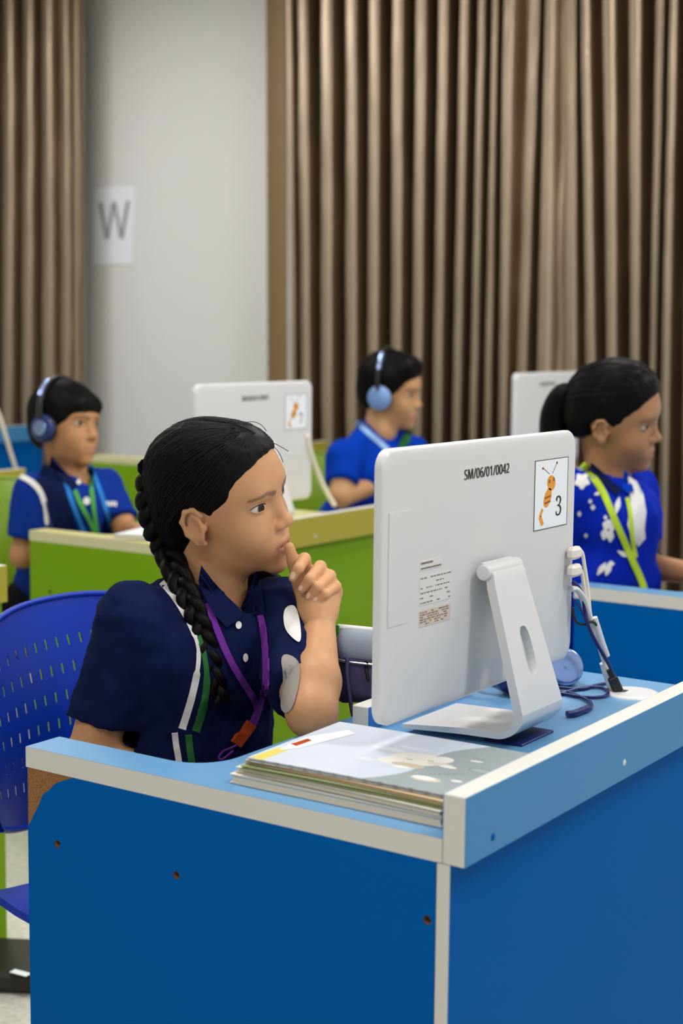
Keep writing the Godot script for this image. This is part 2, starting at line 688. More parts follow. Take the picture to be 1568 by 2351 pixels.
# ---------------------------------------------------------------- the room
const X0 := -7.6
const X1 := 3.6
const Z0 := -4.95
const Z1 := 3.2
const TOP := 3.3
const FL := -0.06
var win_n := 0
func wall_with_windows(called: String, a: Vector3, b: Vector3, nrm: Vector3, wins: Array, y0: float, y1: float) -> void:
	# a thick wall from a to b with openings at wins (distance from, to)
	var d := (b - a).normalized()
	var l := a.distance_to(b)
	var mb := MB.new()
	var xf := Transform3D(Basis(d, Vector3.UP, -nrm), a)
	var cuts := [0.0]
	for w in wins:
		cuts.append(w[0]); cuts.append(w[1])
	cuts.append(l)
	for k in range(0, cuts.size(), 2):
		mb.box(Vector3(cuts[k], FL, 0), Vector3(cuts[k + 1], TOP, 0.2), 0.0, xf)
	for w in wins:
		mb.box(Vector3(w[0], FL, 0), Vector3(w[1], y0, 0.2), 0.0, xf)
		mb.box(Vector3(w[0], y1, 0), Vector3(w[1], TOP, 0.2), 0.0, xf)
	struct(called, mb, M.wall)
	for w in wins:
		win_n += 1
		var fr := MB.new()
		var mid: float = (w[0] + w[1]) / 2
		for q in [[w[0], w[0] + 0.05, y0, y1], [w[1] - 0.05, w[1], y0, y1], [w[0], w[1], y0, y0 + 0.05], [w[0], w[1], y1 - 0.05, y1], [mid - 0.025, mid + 0.025, y0, y1]]:
			fr.box(Vector3(q[0], q[2], 0.08), Vector3(q[1], q[3], 0.13), 0.003, xf)
		struct("window_%d" % win_n, fr, M.white_edge)

func room() -> void:
	var mb := MB.new()
	mb.box(Vector3(X0 - 0.2, FL - 0.12, Z0 - 0.2), Vector3(X1 + 0.2, FL, Z1 + 0.2), 0.0)
	struct("floor", mb, M.floor)
	mb = MB.new()
	mb.box(Vector3(X0 - 0.2, TOP, Z0 - 0.2), Vector3(X1 + 0.2, TOP + 0.12, Z1 + 0.2), 0.0)
	struct("ceiling", mb, M.ceiling)
	mb = MB.new()
	mb.box(Vector3(X0 - 0.2, FL, Z0 - 0.2), Vector3(X1 + 0.2, TOP, Z0), 0.0)
	struct("wall_curtain_side", mb, M.wall)
	mb = MB.new()
	mb.box(Vector3(X0 - 0.2, FL, Z0), Vector3(X0, TOP, Z1), 0.0)
	struct("wall_rear", mb, M.wall)
	wall_with_windows("wall_corridor_side", Vector3(X0, 0, Z1), Vector3(X1, 0, Z1), Vector3(0, 0, -1), [[5.0, 6.6]], 1.2, 2.6)
	wall_with_windows("wall_front", Vector3(X1, 0, Z1), Vector3(X1, 0, Z0), Vector3(-1, 0, 0), [[0.5, 2.9], [3.2, 5.6], [5.8, 7.9]], 0.9, 2.9)
	mb = MB.new()
	mb.box(Vector3(X0, FL, Z0), Vector3(X1, FL + 0.1, Z0 + 0.012), 0.002)
	struct("baseboard_curtain_side", mb, M.white_edge)

func lamps() -> void:
	for q in [[-4.5, -3.2, "above the far blue desk"], [-1.1, -3.2, "above the boy in royal blue polo"], [1.4, -3.2, "beyond the girl with ponytail, near the windows"], [-4.5, -0.6, "behind the green desk rows"], [-1.1, -0.6, "above the girl with braids"], [1.4, -0.6, "in front of the chipped blue desk"], [0.3, 2.1, "nearest the corridor wall"]]:
		var x: float = q[0]
		var z: float = q[1]
		var t := thing("ceiling_light", "white fluorescent ceiling panel " + q[2], "ceiling light", Vector3(x, TOP, z), "fluorescent ceiling panels")
		var mb := MB.new()
		mb.box(Vector3(x - 0.66, TOP - 0.06, z - 0.19), Vector3(x + 0.66, TOP - 0.001, z + 0.19), 0.006)
		part("housing", mb, M.white_edge, t)
		mb = MB.new()
		mb.box(Vector3(x - 0.62, TOP - 0.066, z - 0.15), Vector3(x + 0.62, TOP - 0.058, z + 0.15), 0.002)
		part("diffuser", mb, M.lamp, t)
		var l := AreaLight3D.new()
		l.name = "lamp_glow"
		l.area_size = Vector2(1.2, 0.28)
		l.light_color = LAMP_COL
		l.light_energy = LAMP
		l.shadow_enabled = true
		l.area_range = 16.0
		t.add_child(l)
		l.position = Vector3(0, -0.075, 0)
		l.rotation = Vector3(-PI / 2, 0, 0)

# ---------------------------------------------------------------- curtains
func curtain(called: String, label: String, ridges: Array, amp: Array, bulge := 0.5) -> Node3D:
	# ridges: [pixel column at the top of the picture, pixel column lower down]
	var zc := Z0 + 0.24
	var cols := []
	for r in ridges:
		cols.append([on_z(r[0], 0, zc), on_z(r[1], 850, zc)])
	var mid: Vector3 = cols[cols.size() / 2][1]
	var t := thing(called, label, "curtain", Vector3(mid.x, FL + 0.04, zc))
	var rows := []
	var nz := FastNoiseLite.new()
	nz.seed = 40 + ridges.size()
	nz.frequency = 0.9
	var ny := 40
	for j in ny + 1:
		var y := lerpf(FL + 0.04, TOP - 0.06, float(j) / ny)
		var row := []
		for k in cols.size() - 1:
			var a: Array = cols[k]
			var b: Array = cols[k + 1]
			var ta: float = (y - a[1].y) / (a[0].y - a[1].y)
			var tb: float = (y - b[1].y) / (b[0].y - b[1].y)
			var xa: float = lerpf(a[1].x, a[0].x, clampf(ta, -0.8, 1.3))
			var xb: float = lerpf(b[1].x, b[0].x, clampf(tb, -0.8, 1.3))
			var am: float = amp[k % amp.size()] * (0.85 + 0.35 * nz.get_noise_2d(k * 7.3, y * 1.3))
			var seg := 16
			for s in seg + (1 if k == cols.size() - 2 else 0):
				var f := float(s) / seg
				var g := smoothstep(0.10, 0.82, 0.5 + 0.5 * cos(TAU * f))
				# the front of a fold is broad and rounded, the gap between folds deep
				var xx := lerpf(xa, xb, f) + 0.06 * (xb - xa) * sin(TAU * f)
				row.append(Vector3(xx, y, zc - am * (1.0 - g) + 0.006 * nz.get_noise_2d(xx * 9.0, y * 2.0)))
		rows.append(row)
	var mb := MB.new()
	mb.sheet(rows, 0.003)
	part("drape", mb, M.curtain, t)
	return t

func curtains() -> void:
	var r := [[660, 668], [689, 698], [746, 746], [804, 804], [856, 852], [910, 907], [965, 955], [1016, 1003], [1065, 1048], [1106, 1087], [1136, 1119], [1161, 1151], [1232, 1196], [1257, 1241], [1315, 1312], [1338, 1354], [1396, 1402], [1457, 1457], [1518, 1498], [1543, 1524], [1590, 1580], [1640, 1635], [1690, 1690], [1745, 1745], [1800, 1800], [1860, 1860]]
	var t := curtain("curtain", "wide brown satin curtain with many narrow folds beside white wall, pale hem band", r, [0.10, 0.22, 0.22, 0.22, 0.22, 0.22, 0.22, 0.22, 0.22, 0.2, 0.2, 0.10, 0.14, 0.06, 0.12, 0.16, 0.18, 0.2, 0.2, 0.2, 0.22])
	# the pale side hem
	var zc := Z0 + 0.22
	var rows := []
	for j in 25:
		var v := lerpf(-250.0, 1500.0, j / 24.0)
		var row := []
		for i in 7:
			var f := i / 6.0
			var u := lerpf(612 + clampf(v, 0, 900) * 0.004, 660, f)
			var p := on_z(u, v, zc + 0.012 * sin(f * PI) + 0.01 * f)
			p.y = clampf(p.y, FL + 0.04, TOP - 0.06)
			row.append(p)
		rows.append(row)
	var mb := MB.new()
	mb.sheet(rows, 0.003)
	part("hem_band", mb, M.curtain_hem, t, "pale flat hem band")
	var l := [[-160, -165], [-110, -112], [-70, -70], [-28, -30], [16, 14], [62, 58], [104, 106], [146, 150], [172, 176], [190, 192]]
	curtain("curtain", "brown satin curtain left of the wall sign, behind boy in headphones", l, [0.22, 0.22, 0.22, 0.22, 0.22, 0.2, 0.12, 0.05, 0.03])
	# the sign on the wall
	var z := Z0 + 0.004
	var s := thing("wall_sign", "white paper sheet printed with a grey letter W taped on wall", "sign", on_z(262, 608, z))
	mb = MB.new()
	var q := [on_z(218, 432, z), on_z(310, 428, z), on_z(304, 607, z), on_z(211, 609, z)]
	var poly := PackedVector2Array()
	for p in q: poly.append(Vector2(p.x, p.y))
	mb.prism(poly, Z0 + 0.002, Z0 + 0.005)
	part("sheet", mb, M.paper, s)
	var w := text_mesh("W", 0.20, M.sign_grey)
	w.name = "letter"
	s.add_child(w)
	w.position = on_z(263, 508, z) + Vector3(0, 0, 0.0035) - s.position
	w.scale = Vector3(0.95, 1.0, 1.0)

func text_mesh(txt: String, height: float, m: Material, serif := false, depth := 0.0006) -> MeshInstance3D:
	var tm := TextMesh.new()
	tm.text = txt
	var f := SystemFont.new()
	f.font_names = PackedStringArray(["Droid Serif" if serif else "Droid Sans"])
	tm.font = f
	tm.font_size = 64
	tm.pixel_size = height / 46.0
	tm.depth = depth
	tm.curve_step = 2.0
	var o := MeshInstance3D.new()
	o.mesh = tm
	o.material_override = m
	return o

# ---------------------------------------------------------------- desks
const DW := 0.87
const DD := 0.672
func desk(called: String, label: String, x0: float, z0: float, kind: String, chipped := false, rail := false) -> Node3D:
	var t := thing(called, label, "desk", Vector3(x0 - DD / 2, FL, z0 - DW / 2), "classroom computer desks")
	var topm: Material = M.blue_top if kind == "blue" else M.green_pale
	var lipm: Material = M.blue_lip if kind == "blue" else M.green_top
	var pan: Material = M.blue_panel if kind == "blue" else M.green_panel
	var edge: Material = M.white_edge if kind == "blue" else M.edge_green
	var xz := Transform3D(Basis(Vector3(1, 0, 0), Vector3(0, 0, 1), Vector3(0, 1, 0)), Vector3(x0, 0, z0))
	# worktop with the seat cut-out
	var o := [Vector2(-DD, 0), Vector2(-0.0288, 0), Vector2(-0.0288, -DW), Vector2(-DD, -DW), Vector2(-DD, -DW + 0.063)]
	for k in 9:
		var a := PI / 2 * k / 8.0
		o.append(Vector2(-0.472 + 0.06 * sin(a), -DW + 0.063 + 0.06 * (1 - cos(a))))
	for k in 9:
		var a := PI / 2 * k / 8.0
		o.append(Vector2(-0.412 - 0.06 * (1 - cos(a)), -0.123 + 0.06 * sin(a)))
	o.append(Vector2(-DD, -0.063))
	var poly := PackedVector2Array(o)
	var mb := MB.new()
	mb.prism(poly, 0.7225, 0.7502, xz, true, false)
	part("worktop", mb, topm, t)
	mb = MB.new()
	mb.prism(poly, 0.7225, 0.7500, xz, false, true, true)
	part("edge_band", mb, edge, t)
	# raised board along the far edge
	mb = MB.new()
	mb.box(Vector3(x0 - 0.0284, 0.722, z0 - DW), Vector3(x0 - 0.0004, 0.8016, z0), 0.001)
	var lip := part("raised_board", mb, M.white_edge, t)
	mb = MB.new()
	mb.box(Vector3(x0 - 0.0012, 0.7226, z0 - DW + 0.0006), Vector3(x0, 0.801, z0 - 0.0006), 0.0)
	mb.box(Vector3(x0 - 0.0288, 0.7506, z0 - DW + 0.0006), Vector3(x0 - 0.0272, 0.801, z0 - 0.0006), 0.0)
	part("board_laminate", mb, lipm, lip)
	# panel under the raised board
	mb = MB.new()
	mb.box(Vector3(x0 - 0.0355, FL, z0 - DW), Vector3(x0 - 0.0182, 0.7215, z0), 0.0008)
	var mp := part("front_panel", mb, M.white_edge, t)
	mb = MB.new()
	mb.box(Vector3(x0 - 0.019, FL, z0 - DW + 0.0006), Vector3(x0 - 0.0178, 0.7215, z0 - 0.0006), 0.0)
	mb.box(Vector3(x0 - 0.0362, FL, z0 - DW + 0.02), Vector3(x0 - 0.0352, 0.7215, z0 - 0.02), 0.0)
	part("panel_laminate", mb, pan, mp)
	# end panels
	for e in 2:
		var zf := z0 - 0.0012 if e == 0 else z0 - DW + 0.0192
		var rect := PackedVector2Array([Vector2(x0 - 0.0362, FL), Vector2(x0 - 0.0362, 0.7222), Vector2(x0 - DD + 0.002, 0.7222), Vector2(x0 - DD + 0.002, FL)])
		# open dowel holes, sunk into the board
		var holes := [Vector2(x0 - 0.595, 0.585), Vector2(x0 - 0.425, 0.555), Vector2(x0 - 0.05, 0.60)]
		if chipped and e == 0:
			holes = []
			for q in [[131, 1938], [404, 2010], [980, 2113]]:
				var hp := on_z(q[0], q[1], z0)
				holes.append(Vector2(hp.x, hp.y))
		var strips := []
		for k in 4:
			var xa: float = x0 - DD - 0.1 if k == 0 else holes[k - 1].x
			var xb: float = x0 + 0.1 if k == 3 else holes[k].x
			var st := PackedVector2Array([Vector2(xa, FL - 0.1)])
			st.append(Vector2(xb, FL - 0.1))
			if k < 3:
				for i in 9: st.append(holes[k] + Vector2(-cos(PI * i / 8.0 - PI / 2), sin(PI * i / 8.0 - PI / 2)) * 0.0055)
			st.append(Vector2(xb, 1.0))
			st.append(Vector2(xa, 1.0))
			if k > 0:
				for i in 9: st.append(holes[k - 1] + Vector2(cos(PI / 2 - PI * i / 8.0), sin(PI / 2 - PI * i / 8.0)) * 0.0055)
			strips.append(st)
		mb = MB.new()
		for st in strips:
			for pc in Geometry2D.intersect_polygons(rect, st): mb.prism(pc, zf - 0.010, zf)
		mb.box(Vector3(x0 - DD + 0.002, FL, zf - 0.0165), Vector3(x0 - 0.0362, 0.7222, zf - 0.0099), 0.0)
		var ep := part("end_panel", mb, M.chipboard, t)
		var lam := PackedVector2Array([Vector2(x0 - 0.0362, FL), Vector2(x0 - 0.0362, 0.7222), Vector2(x0 - DD + 0.002, 0.7222), Vector2(x0 - DD + 0.002, FL)])
		if chipped and e == 0:
			lam = PackedVector2Array([Vector2(x0 - 0.0362, FL), Vector2(x0 - 0.0362, 0.7222)])
			var ch := [[168, 1784.5], [150, 1791], [132, 1797], [124, 1801], [118, 1808], [109, 1817], [103, 1820], [97, 1826], [93, 1836], [88, 1849], [83, 1860], [77, 1871], [70, 1886], [65, 1895]]
			for c in ch:
				var p := on_z(c[0], c[1], z0)
				lam.append(Vector2(maxf(p.x, x0 - DD + 0.002), minf(p.y, 0.7222)))
			lam.append(Vector2(x0 - DD + 0.002, lam[lam.size() - 1].y - 0.008))
			lam.append(Vector2(x0 - DD + 0.002, FL))
		mb = MB.new()
		for st in strips:
			for pc in Geometry2D.intersect_polygons(lam, st): mb.prism(pc, zf - 0.0001, zf + 0.0009)
		mb.prism(PackedVector2Array([Vector2(x0 - 0.0362, FL), Vector2(x0 - 0.0362, 0.7222), Vector2(x0 - DD + 0.002, 0.7222), Vector2(x0 - DD + 0.002, FL)]), zf - 0.0174, zf - 0.0164)
		part("panel_laminate", mb, pan, ep)
	# white screw cap on the raised board; darker discs painted for shaded holes
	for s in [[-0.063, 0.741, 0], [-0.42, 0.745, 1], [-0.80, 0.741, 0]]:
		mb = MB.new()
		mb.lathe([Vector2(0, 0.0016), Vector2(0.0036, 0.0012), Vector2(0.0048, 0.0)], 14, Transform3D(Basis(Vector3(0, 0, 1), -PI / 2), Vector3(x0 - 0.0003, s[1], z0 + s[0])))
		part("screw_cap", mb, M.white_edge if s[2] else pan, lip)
	# cable cover
	mb = MB.new()
	mb.lathe([Vector2(0, 0.004), Vector2(0.036, 0.004), Vector2(0.040, 0.0022), Vector2(0.041, 0.0)], 32, Transform3D(Basis.IDENTITY, Vector3(x0 - 0.1405, 0.7501, z0 - 0.768)))
	var gr := part("cable_cover", mb, M.plastic_white, t)
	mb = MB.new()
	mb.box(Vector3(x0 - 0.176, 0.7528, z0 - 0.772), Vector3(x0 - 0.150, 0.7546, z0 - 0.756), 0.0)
	part("rubber_insert", mb, M.black, gr)  # black block painted in for the shaded slot of the cover
	if rail:
		mb = MB.new()
		mb.box(Vector3(x0 - 0.3755, 0.7502, z0 - 0.61), Vector3(x0 - 0.3485, 0.7838, z0 - 0.338), 0.0012)
		var rl := part("low_rail", mb, M.white_edge, t)
		mb = MB.new()
		mb.box(Vector3(x0 - 0.3488, 0.7506, z0 - 0.6094), Vector3(x0 - 0.3478, 0.7832, z0 - 0.3386), 0.0)
		part("rail_laminate", mb, M.blue_rail, rl)
	return t

# ---------------------------------------------------------------- computers
func rrect(w: float, hh: float, r: float, k := 8) -> PackedVector2Array:
	var o := PackedVector2Array()
	for q in [[1, 1, 0.0], [-1, 1, PI / 2], [-1, -1, PI], [1, -1, 3 * PI / 2]]:
		for s in k + 1:
			var a: float = q[2] + PI / 2 * s / k
			o.append(Vector2(q[0] * (w / 2 - r) + r * cos(a), q[1] * (hh / 2 - r) + r * sin(a)))
	return o
# local frame: x towards the back of the machine, y up, z along the row; origin on the desk under the middle
func monitor(called: String, label: String, where: Vector3, number: String, detail: bool) -> Node3D:
	var t := thing(called, label, "computer", where, "white all-in-one computers")
	var cy := 0.2345
	var wd := 0.538
	var hh := 0.350
	var mb := MB.new()
	var rings := [[0.0, -0.011, 0.026], [0.0, -0.0055, 0.026], [0.0012, -0.0030, 0.0258], [0.0035, -0.0014, 0.025], [0.008, -0.0003, 0.024], [0.016, 0.0003, 0.022], [0.05, 0.0005, 0.02]]
	var rows := []
	for r in rings:
		var row := []
		for p in rrect(wd - 2 * r[0], hh - 2 * r[0], r[2]):
			row.append(Vector3(r[1], cy + p.y, p.x))
		row.append(row[0])
		rows.append(row)
	mb.sheet(rows)
	var last: Array = rows[rows.size() - 1].duplicate()
	last.pop_back()
	mb.face(last, Vector3(1, 0, 0))
	var body := part("back_shell", mb, M.plastic_white, t, "", true)
	mb = MB.new()
	mb.prism(rrect(wd - 0.001, hh - 0.001, 0.025), -0.004, 0.0, Transform3D(Basis(Vector3(0, 0, 1), Vector3(0, 1, 0), Vector3(1, 0, 0)), Vector3(-0.011, cy, 0)))
	part("front_bezel", mb, M.plastic_white, t, "", true)
	mb = MB.new()
	mb.box(Vector3(-0.0162, cy - 0.13, -0.238), Vector3(-0.0148, cy + 0.155, 0.238), 0.0)
	part("screen", mb, M.screen, t, "", true)
	var sl := AreaLight3D.new()
	sl.name = "screen_glow"
	sl.area_size = Vector2(0.47, 0.28)
	sl.light_color = Color(0.95, 0.98, 1.0)
	sl.light_energy = SCREEN
	sl.area_range = 8.0
	sl.shadow_enabled = true
	t.add_child(sl)
	sl.position = Vector3(-0.020, cy + 0.0125, 0)
	sl.rotation = Vector3(0, PI / 2, 0)
	# stand: a bent plate with an oval opening
	var prof := []
	prof.append(Vector2(0.018, 0.246))
	prof.append(Vector2(0.03, 0.236))
	var top := Vector2(0.036, 0.214)
	var bot := Vector2(0.088, 0.048)
	var n := 3
	for k in n: prof.append(top.lerp(bot, float(k) / n))
	prof.append(bot)
	for k in range(1, 9):
		var a := lerpf(0.3, PI / 2 + 0.0, k / 8.0)
		prof.append(Vector2(0.048 + 0.042 * cos(a) * 1.0, 0.046 - 0.036 * sin(a)))
	prof.append(Vector2(0.0, 0.009))
	prof.append(Vector2(-0.085, 0.006))
	# straight part with the opening is built as a ring
	mb = MB.new()
	var th := 0.013
	var dirv := (bot - top).normalized()
	var nor := Vector2(-dirv.y, dirv.x)
	if nor.x < 0: nor = -nor
	var L := top.distance_to(bot)
	var wtop := 0.092
	var wbot := 0.118
	var place := func(s: float, z: float, off: float) -> Vector3:
		var q: Vector2 = top + dirv * s + nor * off
		return Vector3(q.x, q.y, z)
	var seg := 48
	var oc := L * 0.54
	for off in [0.0, -th]:
		var inner := []
		var outer := []
		for k in seg:
			var a := TAU * k / seg
			var er := 0.0135
			var eh := 0.034
			var c := cos(a)
			var s := sin(a)
			var iz := er * signf(c) * pow(absf(c), 0.7)
			var isv := eh * signf(s) * pow(absf(s), 0.7)
			inner.append(place.call(oc + isv, iz, off))
			# box border in the same direction
			var sc := 1.0 / maxf(absf(c) / 1.0, absf(s) / 1.0)
			var bs := clampf(oc + s * sc * (L - oc if s > 0 else oc), 0.0, L)
			var hw := lerpf(wtop, wbot, bs / L) / 2
			outer.append(place.call(bs, c * sc * hw, off))
		var nn := Vector3(nor.x, nor.y, 0) * (1.0 if off == 0.0 else -1.0)
		for k in seg:
			var k2 := (k + 1) % seg
			mb.face([inner[k], inner[k2], outer[k2], outer[k]], nn)
	for k in seg:
		var a := TAU * k / seg
		var a2 := TAU * (k + 1) / seg
		var pts := []
		for q in [[a, 0.0], [a2, 0.0], [a2, -th], [a, -th]]:
			var c := cos(q[0])
			var s := sin(q[0])
			pts.append(place.call(oc + 0.034 * signf(s) * pow(absf(s), 0.7), 0.0135 * signf(c) * pow(absf(c), 0.7), q[1]))
		mb.face(pts, Vector3(0, -sin(a) * dirv.y, -cos(a)).normalized())
	# top and lower parts of the plate
	var spans := [[Vector2(0.010, 0.244), Vector2(0.022, 0.242), Vector2(0.032, 0.230), top], []]
	var low := [bot]
	for k in range(1, 11):
		var a := lerpf(0.27, PI / 2, k / 10.0)
		low.append(Vector2(0.046 + 0.046 * cos(a), 0.050 - 0.046 * sin(a) + 0.0065))
	low.append(Vector2(0.0, 0.0105)); low.append(Vector2(-0.09, 0.0075))
	spans[1] = low
	for sp in spans:
		for off in [0.0, -th]:
			var rws := []
			for k in sp.size():
				var tg: Vector2 = (sp[mini(k + 1, sp.size() - 1)] - sp[maxi(k - 1, 0)]).normalized()
				if sp[k] == top or sp[k] == bot: tg = dirv
				var nr := Vector2(-tg.y, tg.x)
				if sp == low:
					if nr.dot(Vector2(1, -0.6)) < 0: nr = -nr
				elif nr.dot(Vector2(1, 0.6)) < 0: nr = -nr
				var thk := th
				if sp[k].y < 0.02: thk = lerpf(0.009, 0.006, clampf(-sp[k].x / 0.09, 0, 1))
				var q: Vector2 = sp[k] + nr * (0.0 if off == 0.0 else -thk)
				var w := wtop if sp[k] == top or sp != low else wbot
				if sp != low: w = wtop - 0.012 * (1.0 - float(k) / 3.0)
				elif sp[k].x < 0.04: w = lerpf(wbot, 0.15, clampf((0.04 - sp[k].x) / 0.13, 0, 1))
				var row := []
				for z in [-1.0, -0.94, 0.94, 1.0]:
					row.append(Vector3(q.x, q.y, z * w / 2))
				rws.append(row)
			mb.sheet(rws)
		# side walls
	for sp in spans:
		for sd in [-1.0, 1.0]:
			for k in sp.size() - 1:
				var pts := []
				for q in [[k, 0], [k + 1, 0], [k + 1, 1], [k, 1]]:
					var p: Vector2 = sp[q[0]]
					var tg: Vector2 = (sp[mini(q[0] + 1, sp.size() - 1)] - sp[maxi(q[0] - 1, 0)]).normalized()
					if p == top or p == bot: tg = dirv
					var nr := Vector2(-tg.y, tg.x)
					if sp == low:
						if nr.dot(Vector2(1, -0.6)) < 0: nr = -nr
					elif nr.dot(Vector2(1, 0.6)) < 0: nr = -nr
					var thk := th
					if p.y < 0.02: thk = lerpf(0.009, 0.006, clampf(-p.x / 0.09, 0, 1))
					var w := wtop
					if sp != low: w = wtop - 0.012 * (1.0 - float(q[0]) / 3.0)
					else:
						w = wbot
						if p.x < 0.04: w = lerpf(wbot, 0.15, clampf((0.04 - p.x) / 0.13, 0, 1))
					p += nr * (-thk if q[1] else 0.0)
					pts.append(Vector3(p.x, p.y, sd * w / 2))
				mb.face(pts, Vector3(0, 0, sd))
	for sd in [-1.0, 1.0]:
		mb.face([place.call(0.0, sd * wtop / 2, 0.0), place.call(L, sd * wbot / 2, 0.0), place.call(L, sd * wbot / 2, -th), place.call(0.0, sd * wtop / 2, -th)], Vector3(0, 0, sd))
	part("stand", mb, M.plastic_white, t, "", true)
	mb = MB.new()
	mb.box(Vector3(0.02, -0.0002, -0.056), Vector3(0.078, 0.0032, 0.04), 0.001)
	part("foot_shadow_slab", mb, M.navy_cable, t, "", true)  # thin navy slab, coloured in as the shadow strip at the stand
	mb = MB.new()
	mb.lathe([Vector2(0, -0.049), Vector2(0.009, -0.049), Vector2(0.0112, -0.0470), Vector2(0.0112, 0.0470), Vector2(0.009, 0.049), Vector2(0, 0.049)], 24, Transform3D(Basis(Vector3(1, 0, 0), PI / 2), Vector3(0.018, 0.232, 0.0)))
	part("hinge", mb, M.plastic_white, t, "", true)
	if not detail:
		card(t, body, number, false)
		return t
	card(t, body, number, true)
	return t

# things printed and stuck on the back shell; y and z are local to the machine
func card(t: Node3D, body: Node3D, number: String, fine: bool) -> void:
	var xb := 0.0007
	var y0 := 0.269
	var y1 := 0.371
	var z0 := -0.1295
	var z1 := -0.237
	var mb := MB.new()
	mb.box(Vector3(xb - 0.0004, y0, z1), Vector3(xb + 0.0004, y1, z0), 0.0)
	var cd := part("number_card", mb, M.paper, t, "white sticker with an orange insect and a number", true)
	mb = MB.new()
	for q in [[y0, y0 + 0.0009, z1, z0], [y1 - 0.0009, y1, z1, z0], [y0, y1, z1, z1 + 0.0011], [y0, y1, z0 - 0.0011, z0]]:
		mb.box(Vector3(xb, q[0], q[2]), Vector3(xb + 0.0007, q[1], q[3]), 0.0)
	part("border", mb, M.ink, cd, "", true)
	var n := text_mesh(number, 0.029, M.ink_black, true)
	n.name = "numeral"
	cd.add_child(n)
	n.position = Vector3(xb + 0.0006, 0.299, z0 - 0.078)
	n.rotation = Vector3(0, PI / 2, 0)
	var ym := Transform3D(Basis(Vector3(0, 0, -1.55), Vector3(0, 1.08, 0), Vector3(1, 0, 0)), Vector3(xb + 0.0004, y0, z0))
	# a plain little insect: head, body, feelers, legs (x to the right, y up on the card)
	mb = MB.new()
	mb.prism(oval(Vector2(0.034, 0.0615), Vector2(0.0085, 0.0105), 0.2), 0, 0.0003, ym)
	mb.prism(oval(Vector2(0.027, 0.042), Vector2(0.0072, 0.0135), -0.35), 0, 0.0003, ym)
	mb.prism(bar(Vector2(0.017, 0.028), Vector2(0.012, 0.018), 0.0022), 0, 0.0003, ym)
	mb.prism(bar(Vector2(0.012, 0.018), Vector2(0.018, 0.006), 0.003), 0, 0.0003, ym)
	part("insect_print", mb, M.orange, cd, "", true)
	mb = MB.new()
	for q in [[Vector2(0.030, 0.064), Vector2(0.0015, 0.0028)], [Vector2(0.039, 0.066), Vector2(0.0015, 0.0028)]]:
		mb.prism(oval(q[0], q[1], 0.0), 0.0003, 0.0006, ym)
	for k in 2:
		mb.prism(bar(Vector2(0.021, 0.042 - k * 0.007), Vector2(0.033, 0.044 - k * 0.007), 0.0011), 0.0003, 0.0006, ym)
	mb.prism(bar(Vector2(0.036, 0.074), Vector2(0.045, 0.088), 0.0004), 0, 0.0003, ym)
	mb.prism(bar(Vector2(0.030, 0.074), Vector2(0.017, 0.083), 0.0004), 0, 0.0003, ym)
	mb.prism(oval(Vector2(0.045, 0.088), Vector2(0.0016, 0.0018), 0), 0, 0.0003, ym)
	mb.prism(oval(Vector2(0.016, 0.083), Vector2(0.0016, 0.0018), 0), 0, 0.0003, ym)
	part("insect_lines", mb, M.orange_dark, cd, "", true)
	# hand-written stock number
	var w := text_mesh("SM/06/01/0042" if fine else "SM/06/01/0041", 0.0135, M.ink)
	w.name = "stock_number"
	t.add_child(w)
	w.position = Vector3(xb + 0.0004, 0.3655, 0.011)
	w.rotation = Vector3(0, PI / 2, 0.01)
	w.scale = Vector3(0.98, 1.0, 1.0)
	if not fine: return
	var ys := Transform3D(Basis(Vector3(0, 0, -1), Vector3(0, 1, 0), Vector3(1, 0, 0)), Vector3(xb, 0, 0))
	mb = MB.new()
	# cover of the service hatch
	mb.box(Vector3(xb - 0.0006, 0.187, 0.210), Vector3(xb + 0.0004, 0.331, 0.258), 0.0004)
	part("service_hatch", mb, M.plastic_white, t, "", true)
	var labs := [[0.129, 0.184, 0.2495, 0.262, M.label_white], [0.104, 0.184, 0.204, 0.242, M.label_white], [0.105, 0.184, 0.176, 0.1975, M.label_pink]]
	var li := 0
	rng.seed = 77
	for q in labs:
		mb = MB.new()
		mb.box(Vector3(xb - 0.0002, q[2], q[0]), Vector3(xb + 0.0004, q[3], q[1]), 0.0)
		var lb := part("rating_label", mb, q[4], t, "", true)
		mb = MB.new()
		if li == 0:
			mb.box(Vector3(xb + 0.0003, 0.2575, 0.152), Vector3(xb + 0.0007, 0.2600, 0.182), 0.0)
			mb.box(Vector3(xb + 0.0003, 0.2510, 0.131), Vector3(xb + 0.0007, 0.2530, 0.182), 0.0)
		else:
			for r in 6:
				var yy: float = lerpf(q[2] + 0.003, q[3] - 0.003, r / 5.0)
				var zz: float = q[1] - 0.002
				while zz > q[0] + 0.006:
					var ln := rng.randf_range(0.002, 0.009)
					if rng.randf() < 0.62:
						mb.box(Vector3(xb + 0.0003, yy - 0.0008, zz - ln), Vector3(xb + 0.0006, yy + 0.0008, zz), 0.0)
					zz -= ln + 0.002
		part("print", mb, M.ink_brown, lb, "", true)
		li += 1
func oval(c: Vector2, r: Vector2, turn: float) -> PackedVector2Array:
	var o := PackedVector2Array()
	for k in 20:
		var a := TAU * k / 20.0
		o.append(c + Vector2(cos(a) * r.x, sin(a) * r.y).rotated(turn))
	return o
func bar(a: Vector2, b: Vector2, w: float) -> PackedVector2Array:
	var n := (b - a).orthogonal().normalized() * w
	return PackedVector2Array([a + n, b + n, b - n, a - n])

# ---------------------------------------------------------------- people
const SKIN := Color(0.53, 0.270, 0.128)
const LIP := Color(0.43, 0.17, 0.11)
const BROW := Color(0.10, 0.055, 0.03)
var brow_n := FastNoiseLite.new()

